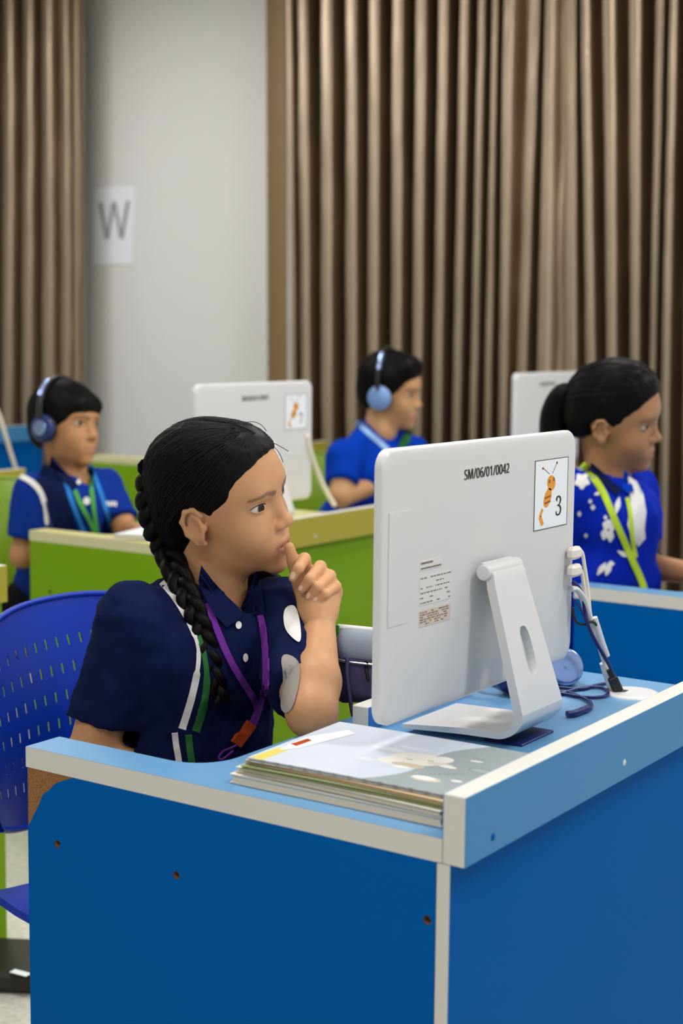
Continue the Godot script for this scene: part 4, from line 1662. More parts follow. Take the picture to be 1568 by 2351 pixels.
# ---------------------------------------------------------------- the girl with the braids
func girl_braids() -> void:
	var base := V(-0.80, FL, -0.41)
	var t := thing("person", "girl with long dark braids in navy polo shirt, thumb at her lips, purple lanyard", "person", base)
	var xf := Transform3D(head_basis(10.4, 0.9, 16.5).scaled(Vector3.ONE * 1.03), V(-0.65, 1.049, -0.389))
	var neckb := at(500, 1352, 2.37)
	var rsh := at(300, 1425, 2.27)
	var lsh := at(640, 1405, 2.37)
	var relb := at(208, 1740, 2.29)
	var lelb := at(716, 1636, 2.145)
	var lwr := at(734, 1442, 2.262)
	var rwr := V(-0.60, 0.60, -0.34)
	# skin: head and neck, arms, hands
	var skin := MB.new()
	head_of(t, skin, xf, neckb + V(-0.005, -0.03, 0), 0.0020, SKIN, "braids", 900, 11, 0.05, 0.001, V(0.96, -0.1, 0.05))
	var tone := func(_p: Vector3) -> Color: return SKIN
	var arms := blob([
		["c", rsh, relb, 0.041, 0.036, 0.01], ["c", relb, rwr, 0.036, 0.024, 0.012],
		["c", lsh, lelb, 0.040, 0.036, 0.01], ["c", lelb, lelb.lerp(lwr, 0.35), 0.0335, 0.0365, 0.012], ["c", lelb.lerp(lwr, 0.35), lwr, 0.0365, 0.0235, 0.012]], 0.006)
	arms.surf(skin, Transform3D.IDENTITY, tone)
	# left hand: palm behind, fingers curled towards the camera, thumb at the lips
	var D := 2.292
	var A := func(u: float, v: float, d: float) -> Vector3: return at(u, v, D + d)
	var hp := [
		["c", lwr, A.call(728, 1400, -0.012), 0.0235, 0.026, 0.012],
		["c", A.call(722, 1405, -0.012), A.call(700, 1345, 0.004), 0.020, 0.016, 0.014],
		["c", A.call(745, 1400, -0.006), A.call(762, 1362, 0.008), 0.021, 0.016, 0.014],
		["c", A.call(728, 1395, 0.0), A.call(735, 1335, 0.012), 0.020, 0.016, 0.014],
		# backs of the fingers up to the knuckles
		["c", A.call(702, 1330, 0.012), A.call(699, 1283, 0.002), 0.0115, 0.0095, 0.008],
		["c", A.call(728, 1335, 0.014), A.call(735, 1301, -0.004), 0.0115, 0.0095, 0.008],
		["c", A.call(748, 1342, 0.014), A.call(757, 1322, -0.006), 0.0115, 0.0095, 0.008],
		["c", A.call(764, 1358, 0.010), A.call(770, 1346, -0.006), 0.0105, 0.0090, 0.008],
		# fingers folded down over the palm
		["c", A.call(699, 1283, 0.002), A.call(685, 1306, -0.026), 0.0092, 0.0085, 0.002],
		["c", A.call(685, 1306, -0.026), A.call(673, 1327, -0.024), 0.0083, 0.0068, 0.002],
		["c", A.call(735, 1301, -0.004), A.call(711, 1330, -0.036), 0.0092, 0.0084, 0.002],
		["c", A.call(711, 1330, -0.036), A.call(694, 1352, -0.030), 0.0083, 0.0067, 0.002],
		["c", A.call(757, 1322, -0.006), A.call(730, 1348, -0.038), 0.0090, 0.0080, 0.002],
		["c", A.call(730, 1348, -0.038), A.call(711, 1370, -0.030), 0.0080, 0.0065, 0.002],
		["c", A.call(770, 1346, -0.006), A.call(747, 1364, -0.034), 0.0082, 0.0072, 0.002],
		["c", A.call(747, 1364, -0.034), A.call(727, 1379, -0.030), 0.0072, 0.0060, 0.002],
		# thumb
		["c", A.call(712, 1385, 0.006), A.call(686, 1330, 0.016), 0.0150, 0.0110, 0.012],
		["c", A.call(686, 1330, 0.016), A.call(673, 1288, 0.006), 0.0108, 0.0095, 0.004],
		["c", A.call(673, 1288, 0.006), A.call(664, 1256, 0.000), 0.0098, 0.0076, 0.002],
	]
	var hf := blob(hp, 0.0023)
	hf.surf(skin, Transform3D.IDENTITY, tone)
	var rd := (rwr - relb).normalized()
	blob(hand(rwr, (rd + V(0.5, -0.3, 0)).normalized(), Vector3.DOWN, V(0.2, 0, -1).normalized(), 0.92), 0.0032).surf(skin, Transform3D.IDENTITY, tone)
	var body := part("body", skin, M.skin, t)
	# finger nails
	for q in [[672, 1321, 10, 15, 0.25], [690, 1350, 8, 11, 0.4], [707, 1367, 9, 12, 0.45], [724, 1375, 7, 9, 0.6]]:
		var mb := MB.new()
		var o := []
		for k in 14:
			var a := TAU * k / 14.0
			o.append(Vector2(q[0], q[1]) + Vector2(cos(a) * q[2] * 0.62, sin(a) * q[3] * 0.62).rotated(q[4]))
		part("fingernail", patch([hf], o, D - 0.04, 0.0004), M.nail, body)
	# braids
	var bb := plait([xf * V(-0.088, 0.055, 0.02), xf * V(-0.100, 0.012, 0.026), xf * V(-0.096, -0.030, 0.034), at(384, 1262, 2.37), at(408, 1320, 2.31), at(440, 1390, 2.265), at(468, 1460, 2.25), at(492, 1540, 2.25), at(508, 1610, 2.262)], 0.026, 0.011, 5.0)
	part("braid", bb, M.hair, t)
	bb = plait([xf * V(-0.090, -0.03, -0.04), at(600, 1325, 2.40), at(622, 1370, 2.35), at(634, 1430, 2.31), at(642, 1490, 2.30), at(644, 1535, 2.30)], 0.024, 0.012, 3.5)
	part("braid", bb, M.hair, t)
	# stray hairs at the forehead
	var sh := MB.new()
	for q in [[[605, 1015], [625, 1022], [642, 1042], [650, 1062]], [[610, 1010], [634, 1020], [652, 1030], [662, 1036]], [[600, 1018], [622, 1030], [634, 1046], [640, 1060]], [[560, 972], [580, 968], [600, 976], [612, 990]]]:
		var l := []
		for p in q: l.append(at(p[0], p[1], 2.33))
		sh.tube(smooth_path(l, 5), 0.0005, 4)
	part("stray_hair", sh, M.hair, t)
	# polo shirt
	var chr := at(398, 1505, 2.33)
	var chl := at(535, 1490, 2.37)
	var ber := at(400, 1690, 2.38)
	var bel := at(478, 1690, 2.41)
	var pel := V(-0.82, 0.51, -0.40)
	var rs2 := at(230, 1675, 2.285)
	var ls2 := lsh.lerp(lelb, 0.80)
	var pr := [
		["c", neckb + V(-0.01, -0.055, 0), (chr + chl) / 2, 0.05, 0.09, 0.05],
		["c", chr, chl, 0.086, 0.084, 0.05], ["c", ber, bel, 0.086, 0.086, 0.05],
		["c", (chr + chl) / 2, (ber + bel) / 2, 0.098, 0.092, 0.05],
		["c", (ber + bel) / 2, pel, 0.10, 0.11, 0.05], ["c", chr, ber, 0.085, 0.085, 0.04],
		["c", rsh, neckb + V(-0.02, -0.025, 0.025), 0.045, 0.036, 0.04], ["c", lsh, neckb + V(-0.02, -0.025, -0.02), 0.044, 0.036, 0.04],
		["c", neckb + V(-0.045, -0.01, 0.03), neckb + V(-0.045, -0.01, -0.03), 0.026, 0.026, 0.03],
		["c", rsh, rs2, 0.050, 0.0475, 0.03], ["c", lsh, ls2, 0.050, 0.050, 0.03],
	]
	var sd := (rs2 - rsh).normalized()
	var ld := (ls2 - lsh).normalized()
	var hemr := rs2 - sd * 0.012
	var sf := blob(pr, 0.0062)
	sf.rough(cloth_noise(4, 7.0), 0.009, Vector3(1.0, 0.55, 1.3))
	sf.rough(cloth_noise(24, 13.0), 0.007, Vector3(1.6, 0.45, 1.0))
	sf.rough(cloth_noise(14, 24.0), 0.0035, Vector3(0.6, 1.3, 1.2))
	sf.cut(hemr, sd, 0.060)
	sf.cut(ls2, ld, 0.085)
	sf.cap(neckb + V(0.0, 0.0, 0), neckb + V(0.02, 0.08, 0), 0.05, 0.07, 0.006, true)
	sf.cap(neckb + V(0.03, -0.03, 0.012), neckb + V(0.10, 0.02, 0.03), 0.022, 0.03, 0.006, true)
	var mb := MB.new()
	sf.surf(mb)
	var shirt := part("polo_shirt", mb, M.cloth_navy, t)
	# collar leaves
	mb = patch([sf], [Vector2(462, 1298), Vector2(486, 1330), Vector2(520, 1368), Vector2(548, 1394), Vector2(558, 1410), Vector2(546, 1424), Vector2(520, 1440), Vector2(494, 1412), Vector2(470, 1372), Vector2(455, 1335)], 2.32, 0.012)
	part("collar", mb, M.cloth_navy, shirt)
	mb = patch([sf], [Vector2(590, 1305), Vector2(601, 1345), Vector2(609, 1408), Vector2(585, 1412), Vector2(560, 1408), Vector2(552, 1396), Vector2(568, 1362), Vector2(582, 1330)], 2.34, 0.012)
	part("collar", mb, M.cloth_navy, shirt)
	part("white_stripe", strip([sf], [Vector2(371, 1336), Vector2(403, 1373), Vector2(429, 1417), Vector2(449, 1464), Vector2(456, 1501), Vector2(452, 1548), Vector2(439, 1606), Vector2(418, 1674)], [14, 15, 12, 8, 10, 16, 17, 18], 2.26), M.cloth_white, shirt)
	part("white_stripe", strip([sf], [Vector2(401, 1684), Vector2(405, 1715), Vector2(411, 1752), Vector2(414, 1800)], 14.0, 2.30), M.cloth_white, shirt)
	part("green_stripe", strip([sf], [Vector2(388, 1322), Vector2(404, 1350), Vector2(424, 1385), Vector2(445, 1430), Vector2(468, 1500), Vector2(475, 1560), Vector2(468, 1620), Vector2(450, 1680)], [16, 16, 14, 12, 12, 16, 18, 18], 2.26), M.cloth_green, shirt)
	part("green_stripe", strip([sf], [Vector2(433, 1688), Vector2(436, 1720), Vector2(442, 1760), Vector2(446, 1800)], 16.0, 2.30), M.cloth_green, shirt)
	part("sleeve_patch", patch([sf], [Vector2(650, 1402), Vector2(664, 1388), Vector2(680, 1391), Vector2(690, 1430), Vector2(692, 1478), Vector2(672, 1466), Vector2(652, 1442)], 2.33, 0.004, true), M.cloth_white, shirt, "white sleeve patch")
	part("sleeve_facing", patch([sf, arms], [Vector2(642, 1496), Vector2(688, 1512), Vector2(690, 1560), Vector2(668, 1640), Vector2(640, 1632), Vector2(652, 1560)], 2.25, 0.003, true), M.cloth_grey, shirt, "pale grey sleeve facing")
	for q in [[548, 1435, 7, 9], [564, 1510, 6, 10]]:
		var o := []
		for k in 14: o.append(Vector2(q[0] + cos(TAU * k / 14.0) * q[2], q[1] + sin(TAU * k / 14.0) * q[3]))
		part("button", patch([sf], o, 2.27, 0.004), M.cloth_white, shirt)
	# purple lanyard with its clasp
	var lan := thing("lanyard", "purple neck lanyard with orange clasp hanging on navy polo shirt", "lanyard", at(578, 1668, 2.27))
	part("strap", strip([sf], [Vector2(474, 1385), Vector2(486, 1412), Vector2(515, 1485), Vector2(544, 1543), Vector2(580, 1600), Vector2(592, 1630), Vector2(580, 1664)], 15.0, 2.26, 0.005), M.lanyard_purple, lan)
	part("strap", strip([sf], [Vector2(596, 1412), Vector2(601, 1433), Vector2(608, 1501), Vector2(608, 1574), Vector2(598, 1622), Vector2(584, 1662)], 13.0, 2.27, 0.006), M.lanyard_purple, lan)
	part("clasp", strip([sf], [Vector2(580, 1662), Vector2(562, 1686), Vector2(544, 1710)], 23.0, 2.27, 0.009, 0.006), M.clasp_orange, lan, "orange clasp")
	mb = MB.new()
	var hk := []
	for q in [[545, 1708], [530, 1716], [515, 1722], [504, 1735], [510, 1742], [524, 1732], [536, 1722]]:
		var p := lay([sf], q[0], q[1], 2.28)
		hk.append((p if p != Vector3.INF else at(q[0], q[1], 2.28)) - fwd * 0.008)
	mb.tube(smooth_path(hk, 5), 0.0018, 8)
	part("hook", mb, M.lanyard_purple, lan)
	legs(t, V(-0.84, 0.468, -0.40), 0.0, M.cloth_dark, 0.95)

# torso, sleeves and arms of someone seen behind; points already in the world
func upper(t: Node3D, skin: MB, a: Dictionary, cloth: Material, h: float, sc: float) -> Field:
	var nb: Vector3 = a.neck
	var ch: Vector3 = a.chest
	var be: Vector3 = a.belly
	var rs: Vector3 = a.rsh
	var ls: Vector3 = a.lsh
	var ax := (rs - ls).normalized()
	var pr := [
		["c", nb + V(-0.01, -0.055, 0) * sc, ch, 0.05 * sc, 0.09 * sc, 0.05],
		["c", ch + ax * 0.055 * sc, ch - ax * 0.055 * sc, 0.088 * sc, 0.088 * sc, 0.05],
		["c", be + ax * 0.05 * sc, be - ax * 0.05 * sc, 0.092 * sc, 0.092 * sc, 0.05],
		["c", ch, be, 0.098 * sc, 0.098 * sc, 0.05],
		["c", be, a.pelvis, 0.10 * sc, 0.115 * sc, 0.05],
		["c", rs, nb + V(-0.015, -0.026, 0.02) * sc, 0.046 * sc, 0.037 * sc, 0.04],
		["c", ls, nb + V(-0.015, -0.026, -0.02) * sc, 0.046 * sc, 0.037 * sc, 0.04],
		["c", nb + V(-0.042, -0.012, 0.03) * sc, nb + V(-0.042, -0.012, -0.03) * sc, 0.028 * sc, 0.028 * sc, 0.03],
	]
	var hems := []
	for s in ["r", "l"]:
		var p0: Vector3 = a[s + "sh"]
		var p1: Vector3 = a[s + "elb"]
		var hm: Vector3 = p0.lerp(p1, a.get("hem", 0.72))
		pr.append(["c", p0, p0.lerp(p1, 0.85), 0.052 * sc, 0.052 * sc, 0.03])
		hems.append([hm, (p1 - p0).normalized()])
	var f := blob(pr, h)
	f.rough(cloth_noise(31, 7.0), 0.011, Vector3(1.0, 0.6, 1.2))
	f.rough(cloth_noise(33, 15.0), 0.007, Vector3(1.5, 0.5, 1.0))
	for q in hems:
		f.cut(q[0], q[1], 0.075 * sc)
	f.cap(nb, nb + V(0.02, 0.08, 0), 0.05 * sc, 0.07 * sc, 0.006, true)
	f.cap(nb + V(0.03, -0.03, 0.01) * sc, nb + V(0.10, 0.02, 0.02) * sc, 0.020 * sc, 0.03 * sc, 0.006, true)
	var mb := MB.new()
	f.surf(mb)
	a.shirt = part(a.called, mb, cloth, t)
	var tone: Color = a.tone
	var paint := func(_p: Vector3) -> Color: return tone
	for s in ["r", "l"]:
		var p0: Vector3 = a[s + "sh"]
		var p1: Vector3 = a[s + "elb"]
		var p2: Vector3 = a[s + "wr"]
		blob([["c", p0, p1, 0.040 * sc, 0.035 * sc, 0.01], ["c", p1, p2, 0.035 * sc, 0.023 * sc, 0.012]], 0.008).surf(skin, Transform3D.IDENTITY, paint)
		var d := (p2 - p1).normalized()
		blob(hand(p2, d, Vector3.DOWN, V(-d.z, 0, d.x).normalized() * (-1.0 if s == "r" else 1.0), 0.95), 0.0036).surf(skin, Transform3D.IDENTITY, paint)
	return f
func dots(c: Vector2, rx: float, ry: float, turn := 0.0, wob := 0.0, lobes := 0) -> Array:
	var o := []
	for k in 28:
		var a := TAU * k / 28.0
		var r := 1.0 + wob * cos(a * lobes)
		o.append(c + Vector2(cos(a) * rx * r, sin(a) * ry * r).rotated(turn))
	return o

func girl_ponytail() -> void:
	var tone := Color(0.42, 0.205, 0.095)
	var t := thing("person", "girl with dark ponytail in blue shirt with white flowers and lime lanyard", "person", V(-0.86, FL, -2.05))
	var xf := Transform3D(head_basis(11, -9, 14.5).scaled(Vector3.ONE * 1.075), V(-0.734, 1.106, -1.983))
	var nb := at(1402, 1092, 3.72)
	var skin := MB.new()
	head_of(t, skin, xf, nb + V(0, -0.03, 0), 0.0034, tone, "ponytail", 160, 23, 0.05, 0.0, V(1, 0, 0))
	var a := {"neck": nb, "chest": at(1402, 1195, 3.70), "belly": at(1392, 1330, 3.72), "pelvis": V(-0.90, 0.54, -2.03), "rsh": at(1322, 1135, 3.62), "lsh": at(1452, 1122, 3.80), "relb": V(-0.80, 0.72, -1.93), "lelb": at(1475, 1300, 3.80), "rwr": V(-0.62, 0.64, -2.02), "lwr": at(1610, 1318, 3.66), "hem": 0.7, "called": "flower_shirt", "tone": tone}
	var f := upper(t, skin, a, M.cloth_batik, 0.0085, 1.03)
	part("body", skin, M.skin, t)
	var sh: Node3D = a.shirt
	var mb: MB
	# white print
	var prints := []
	prints.append(patch([f], [Vector2(1441, 1092), Vector2(1462, 1105), Vector2(1477, 1135), Vector2(1484, 1175), Vector2(1480, 1215), Vector2(1482, 1236), Vector2(1466, 1256), Vector2(1452, 1240), Vector2(1440, 1205), Vector2(1448, 1150)], 3.64, 0.003))
	prints.append(patch([f], dots(Vector2(1336, 1104), 16, 17, 0.3, 0.18, 5), 3.6, 0.003))
	for q in [[1393, 1205, 9, 12, 0.3], [1404, 1206, 8, 13, -0.2], [1388, 1226, 8, 13, 0.2], [1401, 1230, 8, 14, 0.0], [1381, 1306, 6, 16, 0.6], [1396, 1306, 7, 15, 0.3], [1403, 1294, 7, 6, 0], [1431, 1272, 14, 5, 0.5], [1355, 1151, 4, 5, 0], [1361, 1165, 5, 6, 0], [1372, 1133, 8, 4, -0.3], [1418, 1160, 6, 18, 0.2], [1390, 1188, 4, 5, 0], [1330, 1180, 4, 6, 0], [1345, 1230, 4, 5, 0]]:
		prints.append(patch([f], dots(Vector2(q[0], q[1]), q[2], q[3], q[4], 0.1, 4), 3.64, 0.003))
	for q in prints: part("printed_flower", q, M.cloth_white, sh)
	part("collar", patch([f], [Vector2(1358, 1062), Vector2(1385, 1085), Vector2(1412, 1110), Vector2(1428, 1122), Vector2(1416, 1138), Vector2(1396, 1120), Vector2(1372, 1095), Vector2(1352, 1078)], 3.66, 0.012), M.cloth_navy, sh)
	part("collar", patch([f], [Vector2(1434, 1078), Vector2(1446, 1092), Vector2(1456, 1128), Vector2(1440, 1132), Vector2(1428, 1120), Vector2(1430, 1098)], 3.68, 0.012), M.cloth_blue, sh)
	var lan := thing("lanyard", "lime green lanyard over blue flowered shirt", "lanyard", at(1478, 1345, 3.6))
	part("strap", strip([f], [Vector2(1337, 1065), Vector2(1362, 1094), Vector2(1385, 1130), Vector2(1402, 1170), Vector2(1428, 1230), Vector2(1452, 1285), Vector2(1470, 1325), Vector2(1480, 1352)], 15.0, 3.62, 0.006), M.lanyard_lime, lan)
	part("strap", strip([f], [Vector2(1440, 1142), Vector2(1446, 1170), Vector2(1450, 1205), Vector2(1453, 1240), Vector2(1460, 1280)], 9.0, 3.64, 0.005), M.lanyard_lime, lan)
	# ponytail with its hair tie
	var tail := []
	for q in [V(-0.098, 0.045, 0.0), V(-0.122, 0.03, 0.01), V(-0.132, -0.02, 0.016), V(-0.125, -0.08, 0.02), V(-0.11, -0.15, 0.022), V(-0.10, -0.20, 0.02)]: tail.append(xf * q)
	mb = MB.new()
	mb.tube(smooth_path(tail, 6), [0.018, 0.02, 0.022, 0.024, 0.026, 0.028, 0.029, 0.030, 0.031, 0.032, 0.033, 0.034, 0.034, 0.034, 0.034, 0.034, 0.033, 0.032, 0.031, 0.03, 0.029, 0.027, 0.025, 0.023, 0.02, 0.018, 0.015, 0.012, 0.009, 0.006, 0.003], 14)
	var pt := part("ponytail", mb, M.hair, t)
	mb = MB.new()
	var ring := []
	for k in 17:
		var an := TAU * k / 16.0
		ring.append(xf * (V(-0.106, 0.043, 0.002) + V(0.004 * cos(an), cos(an) * 0.021, sin(an) * 0.021)))
	mb.tube(ring, 0.006, 8)
	part("hair_tie", mb, M.cloth_grey, pt)
	mb = MB.new()
	mb.lathe([Vector2(0, 0.003), Vector2(0.006, 0.0025), Vector2(0.0075, 0)], 14, Transform3D(Basis(Vector3(1, 0, 0), 0.5), xf * V(-0.004, 0.124, 0.012)))
	part("hair_clip", mb, M.chrome, t)
	legs(t, V(-0.92, 0.468, -2.03), 0.0, M.cloth_dark)

func boy_lanyards() -> void:
	var tone := Color(0.44, 0.215, 0.095)
	var t := thing("person", "boy in navy polo with blue and green lanyards wearing headphones", "person", V(-2.48, FL, -1.90))
	var xf := Transform3D(head_basis(4.2, 2.7, -5.9).scaled(Vector3.ONE * 1.02), V(-2.355, 1.025, -1.80))
	var nb := at(170, 1092, 4.46)
	var skin := MB.new()
	head_of(t, skin, xf, nb + V(0, -0.03, 0), 0.0044, tone, "fringe", 120, 37, 0.05)
	var a := {"neck": nb, "chest": at(158, 1170, 4.44), "belly": at(150, 1290, 4.48), "pelvis": V(-2.50, 0.54, -1.88), "rsh": at(78, 1130, 4.36), "lsh": at(245, 1118, 4.52), "relb": at(52, 1275, 4.36), "lelb": at(292, 1225, 4.44), "rwr": V(-2.30, 0.64, -1.84), "lwr": at(345, 1222, 4.30), "hem": 0.74, "called": "polo_shirt", "tone": tone}
	var f := upper(t, skin, a, M.cloth_royal, 0.009, 1.0)
	part("body", skin, M.skin, t)
	var sh: Node3D = a.shirt
	part("white_stripe", strip([f], [Vector2(46, 1092), Vector2(72, 1106), Vector2(92, 1128), Vector2(103, 1160), Vector2(108, 1205)], [12, 13, 12, 9, 6], 4.36, 0.004), M.cloth_white, sh)
	part("dark_panel", patch([f], [Vector2(100, 1065), Vector2(128, 1080), Vector2(148, 1120), Vector2(165, 1180), Vector2(180, 1230), Vector2(118, 1230), Vector2(112, 1180), Vector2(100, 1130), Vector2(82, 1105)], 4.4, 0.003), M.cloth_navy, sh, "navy side panel")
	part("collar", patch([f], [Vector2(118, 1045), Vector2(140, 1072), Vector2(165, 1098), Vector2(178, 1110), Vector2(168, 1122), Vector2(140, 1100), Vector2(112, 1070)], 4.4, 0.012), M.cloth_navy, sh)
	part("collar", patch([f], [Vector2(205, 1068), Vector2(216, 1090), Vector2(206, 1118), Vector2(188, 1122), Vector2(180, 1108), Vector2(194, 1088)], 4.42, 0.012), M.cloth_navy, sh)
	part("button", patch([f], dots(Vector2(181, 1106), 5, 6), 4.38, 0.012), M.cloth_white, sh)
	part("cuff", strip([f], [Vector2(283, 1206), Vector2(300, 1202), Vector2(314, 1192)], 9.0, 4.4, 0.004), M.lanyard_green, sh, "green cuff")
	# small white chest lettering
	var w := MB.new()
	for k in 4: w.add(patch([f], dots(Vector2(246 + k * 6.5, 1156 + (k % 2)), 2.4, 6.5), 4.42, 0.003))
	part("chest_lettering", w, M.cloth_white, sh)
	var l1 := thing("lanyard", "light blue lanyard around neck of boy in navy polo", "lanyard", at(215, 1222, 4.3))
	part("strap", strip([f], [Vector2(144, 1088), Vector2(156, 1122), Vector2(170, 1165), Vector2(193, 1222)], 10.0, 4.38, 0.006), M.lanyard_blue, l1)
	part("strap", strip([f], [Vector2(208, 1068), Vector2(222, 1105), Vector2(238, 1150), Vector2(258, 1222)], 10.0, 4.4, 0.006), M.lanyard_blue, l1)
	var l2 := thing("lanyard", "green lanyard with white badge on boy in navy polo", "lanyard", at(218, 1225, 4.3))
	part("strap", strip([f], [Vector2(204, 1082), Vector2(210, 1120), Vector2(216, 1170), Vector2(224, 1228)], 10.0, 4.38, 0.008), M.lanyard_green, l2)
	part("strap", strip([f], [Vector2(172, 1125), Vector2(186, 1158), Vector2(204, 1192), Vector2(220, 1226)], 10.0, 4.38, 0.009), M.lanyard_green, l2)
	part("badge", patch([f], dots(Vector2(199, 1150), 8, 9), 4.38, 0.010), M.cloth_white, l2, "round white badge")
	headphones("blue headphones with silver sliders on boy with lanyards", xf, M.cup_navy, M.silver_blue, [xf * V(0, -0.05, 0.095), at(98, 1045, 4.36), at(96, 1090, 4.36), at(105, 1150, 4.32), at(120, 1215, 4.30)])
	legs(t, V(-2.52, 0.468, -1.88), 0.0, M.cloth_dark)

func boy_royal() -> void:
	var tone := Color(0.50, 0.265, 0.125)
	var t := thing("person", "boy in royal blue polo leaning on blue desk, wearing light blue headphones", "person", V(-2.42, FL, -3.42))
	var xf := Transform3D(head_basis(14.1, -6.3, 3.4).scaled(Vector3.ONE * 1.13), V(-2.213, 1.087, -3.312))
	var nb := at(874, 972, 5.60)
	var skin := MB.new()
	head_of(t, skin, xf, nb + V(0, -0.03, 0), 0.005, tone, "short", 90, 41, 0.052)
	var a := {"neck": nb, "chest": at(858, 1085, 5.62), "belly": at(838, 1190, 5.72), "pelvis": V(-2.48, 0.56, -3.44), "rsh": at(790, 1050, 5.46), "lsh": at(945, 1040, 5.70), "relb": at(782, 1140, 5.40), "lelb": at(960, 1120, 5.62), "rwr": V(-2.19, 0.785, -3.37), "lwr": V(-2.08, 0.785, -3.62), "hem": 0.66, "called": "polo_shirt", "tone": tone}
	var f := upper(t, skin, a, M.cloth_blue, 0.011, 1.13)
	part("body", skin, M.skin, t)
	var sh: Node3D = a.shirt
	part("white_stripe", strip([f], [Vector2(820, 970), Vector2(845, 992), Vector2(868, 1012), Vector2(892, 1034)], 12.0, 5.5, 0.005), M.cloth_sky, sh)
	part("collar", patch([f], [Vector2(852, 925), Vector2(872, 950), Vector2(890, 985), Vector2(896, 1010), Vector2(880, 1008), Vector2(858, 980), Vector2(838, 945)], 5.55, 0.012), M.cloth_blue, sh)
	part("collar", patch([f], [Vector2(925, 1000), Vector2(940, 990), Vector2(944, 1010), Vector2(930, 1030), Vector2(912, 1030)], 5.6, 0.012), M.cloth_green, sh)
	headphones("light blue round headphones on boy in royal blue polo", xf, M.cup_blue, M.cup_blue, [])
	legs(t, V(-2.50, 0.468, -3.44), 0.0, M.cloth_dark, 1.05)

# ---------------------------------------------------------------- things on the desks
func tracks(p: Array) -> Array:
	var o := []
	for q in p: o.append(at(q[0], q[1], q[2]))
	return smooth_path(o, 6)
func cables() -> void:
	var m0 := V(-0.226, 0.7504, -0.441)
	# two white plugs with their leads, from the side of the machine down to the cable cover
	var k := 0
	for q in [[[1326, 1266], [[1326, 1266, 2.335], [1336, 1268, 2.338], [1342, 1300, 2.345], [1350, 1355, 2.355], [1355, 1410, 2.36], [1366, 1450, 2.37], [1382, 1500, 2.385], [1397, 1545, 2.395], [1409, 1585, 2.402]]], [[1326, 1306], [[1326, 1306, 2.335], [1334, 1310, 2.338], [1340, 1340, 2.345], [1347, 1385, 2.355], [1354, 1425, 2.365], [1370, 1470, 2.375], [1386, 1520, 2.385], [1400, 1560, 2.395], [1411, 1588, 2.402]]]]:
		var l := tracks(q[1])
		var t := thing("computer_lead", ["white plug lead from upper socket of the computer with number 3", "white plug lead from lower socket of the computer with number 3"][k], "cable", l[l.size() - 1])
		var mb := MB.new()
		mb.tube(l, 0.0030, 8)
		part("lead", mb, M.plastic_cream, t)
		mb = MB.new()
		var p: Vector3 = l[0]
		mb.box(p + V(-0.0075, -0.0105, -0.004), p + V(0.0075, 0.0085, 0.026), 0.0045)
		part("plug", mb, M.plastic_cream, t)
		k += 1
	var t := thing("computer_lead", "flat white lead under the plugs of computer with number 3", "cable", at(1340, 1375, 2.34))
	var mb := MB.new()
	mb.tube(tracks([[1312, 1352, 2.335], [1322, 1352, 2.337], [1334, 1365, 2.342], [1342, 1385, 2.35], [1352, 1420, 2.36]]), 0.0095, 10, 0.45)
	part("lead", mb, M.plastic_white, t)
	t = thing("power_adapter", "slim white in-line adapter tied to the leads", "adapter", at(1395, 1505, 2.385))
	mb = MB.new()
	mb.tube(tracks([[1364, 1418, 2.362], [1373, 1446, 2.368], [1383, 1478, 2.375], [1393, 1506, 2.382]]), 0.0052, 10)
	part("body", mb, M.plastic_white, t)
	mb = MB.new()
	mb.tube(tracks([[1385, 1522, 2.392], [1392, 1545, 2.396], [1398, 1562, 2.40], [1404, 1580, 2.404]]), 0.0062, 10)
	part("sleeve", mb, M.plastic_white, t)
	t = thing("cable_tie", "black loop tie holding the white leads together", "cable tie", at(1345, 1435, 2.35))
	mb = MB.new()
	mb.tube(tracks([[1316, 1395, 2.34], [1318, 1415, 2.342], [1326, 1430, 2.346], [1342, 1434, 2.352], [1356, 1428, 2.352], [1366, 1431, 2.358], [1371, 1440, 2.366]]), 0.0021, 8)
	part("loop", mb, M.black, t)
	t = thing("data_cable", "navy blue cable beside the white leads ending in black connector", "cable", at(1418, 1590, 2.40))
	mb = MB.new()
	mb.tube(tracks([[1314, 1336, 2.336], [1328, 1348, 2.338], [1338, 1368, 2.342], [1342, 1400, 2.348], [1350, 1435, 2.35], [1366, 1470, 2.36], [1386, 1505, 2.37], [1400, 1530, 2.38], [1408, 1550, 2.388]]), 0.0029, 8)
	mb.tube(tracks([[1318, 1378, 2.338], [1332, 1398, 2.342], [1345, 1425, 2.348], [1352, 1440, 2.352]]), 0.0016, 6)
	part("lead", mb, M.navy_cable, t)
	mb = MB.new()
	var a := at(1404, 1552, 2.386)
	var b := at(1420, 1588, 2.392)
	var y := (a - b).normalized()
	var x := y.cross(-fwd).normalized()
	var xf := Transform3D(Basis(x, y, x.cross(y)), (a + b) / 2)
	mb.box(V(-0.0078, -0.014, -0.005), V(0.0078, 0.012, 0.005), 0.002, xf)
	mb.box(V(-0.004, 0.012, -0.003), V(0.004, 0.026, 0.003), 0.001, xf)
	mb.box(V(-0.0035, -0.020, -0.0025), V(0.0035, -0.014, 0.0025), 0.0006, xf)
	part("connector", mb, M.black, t)

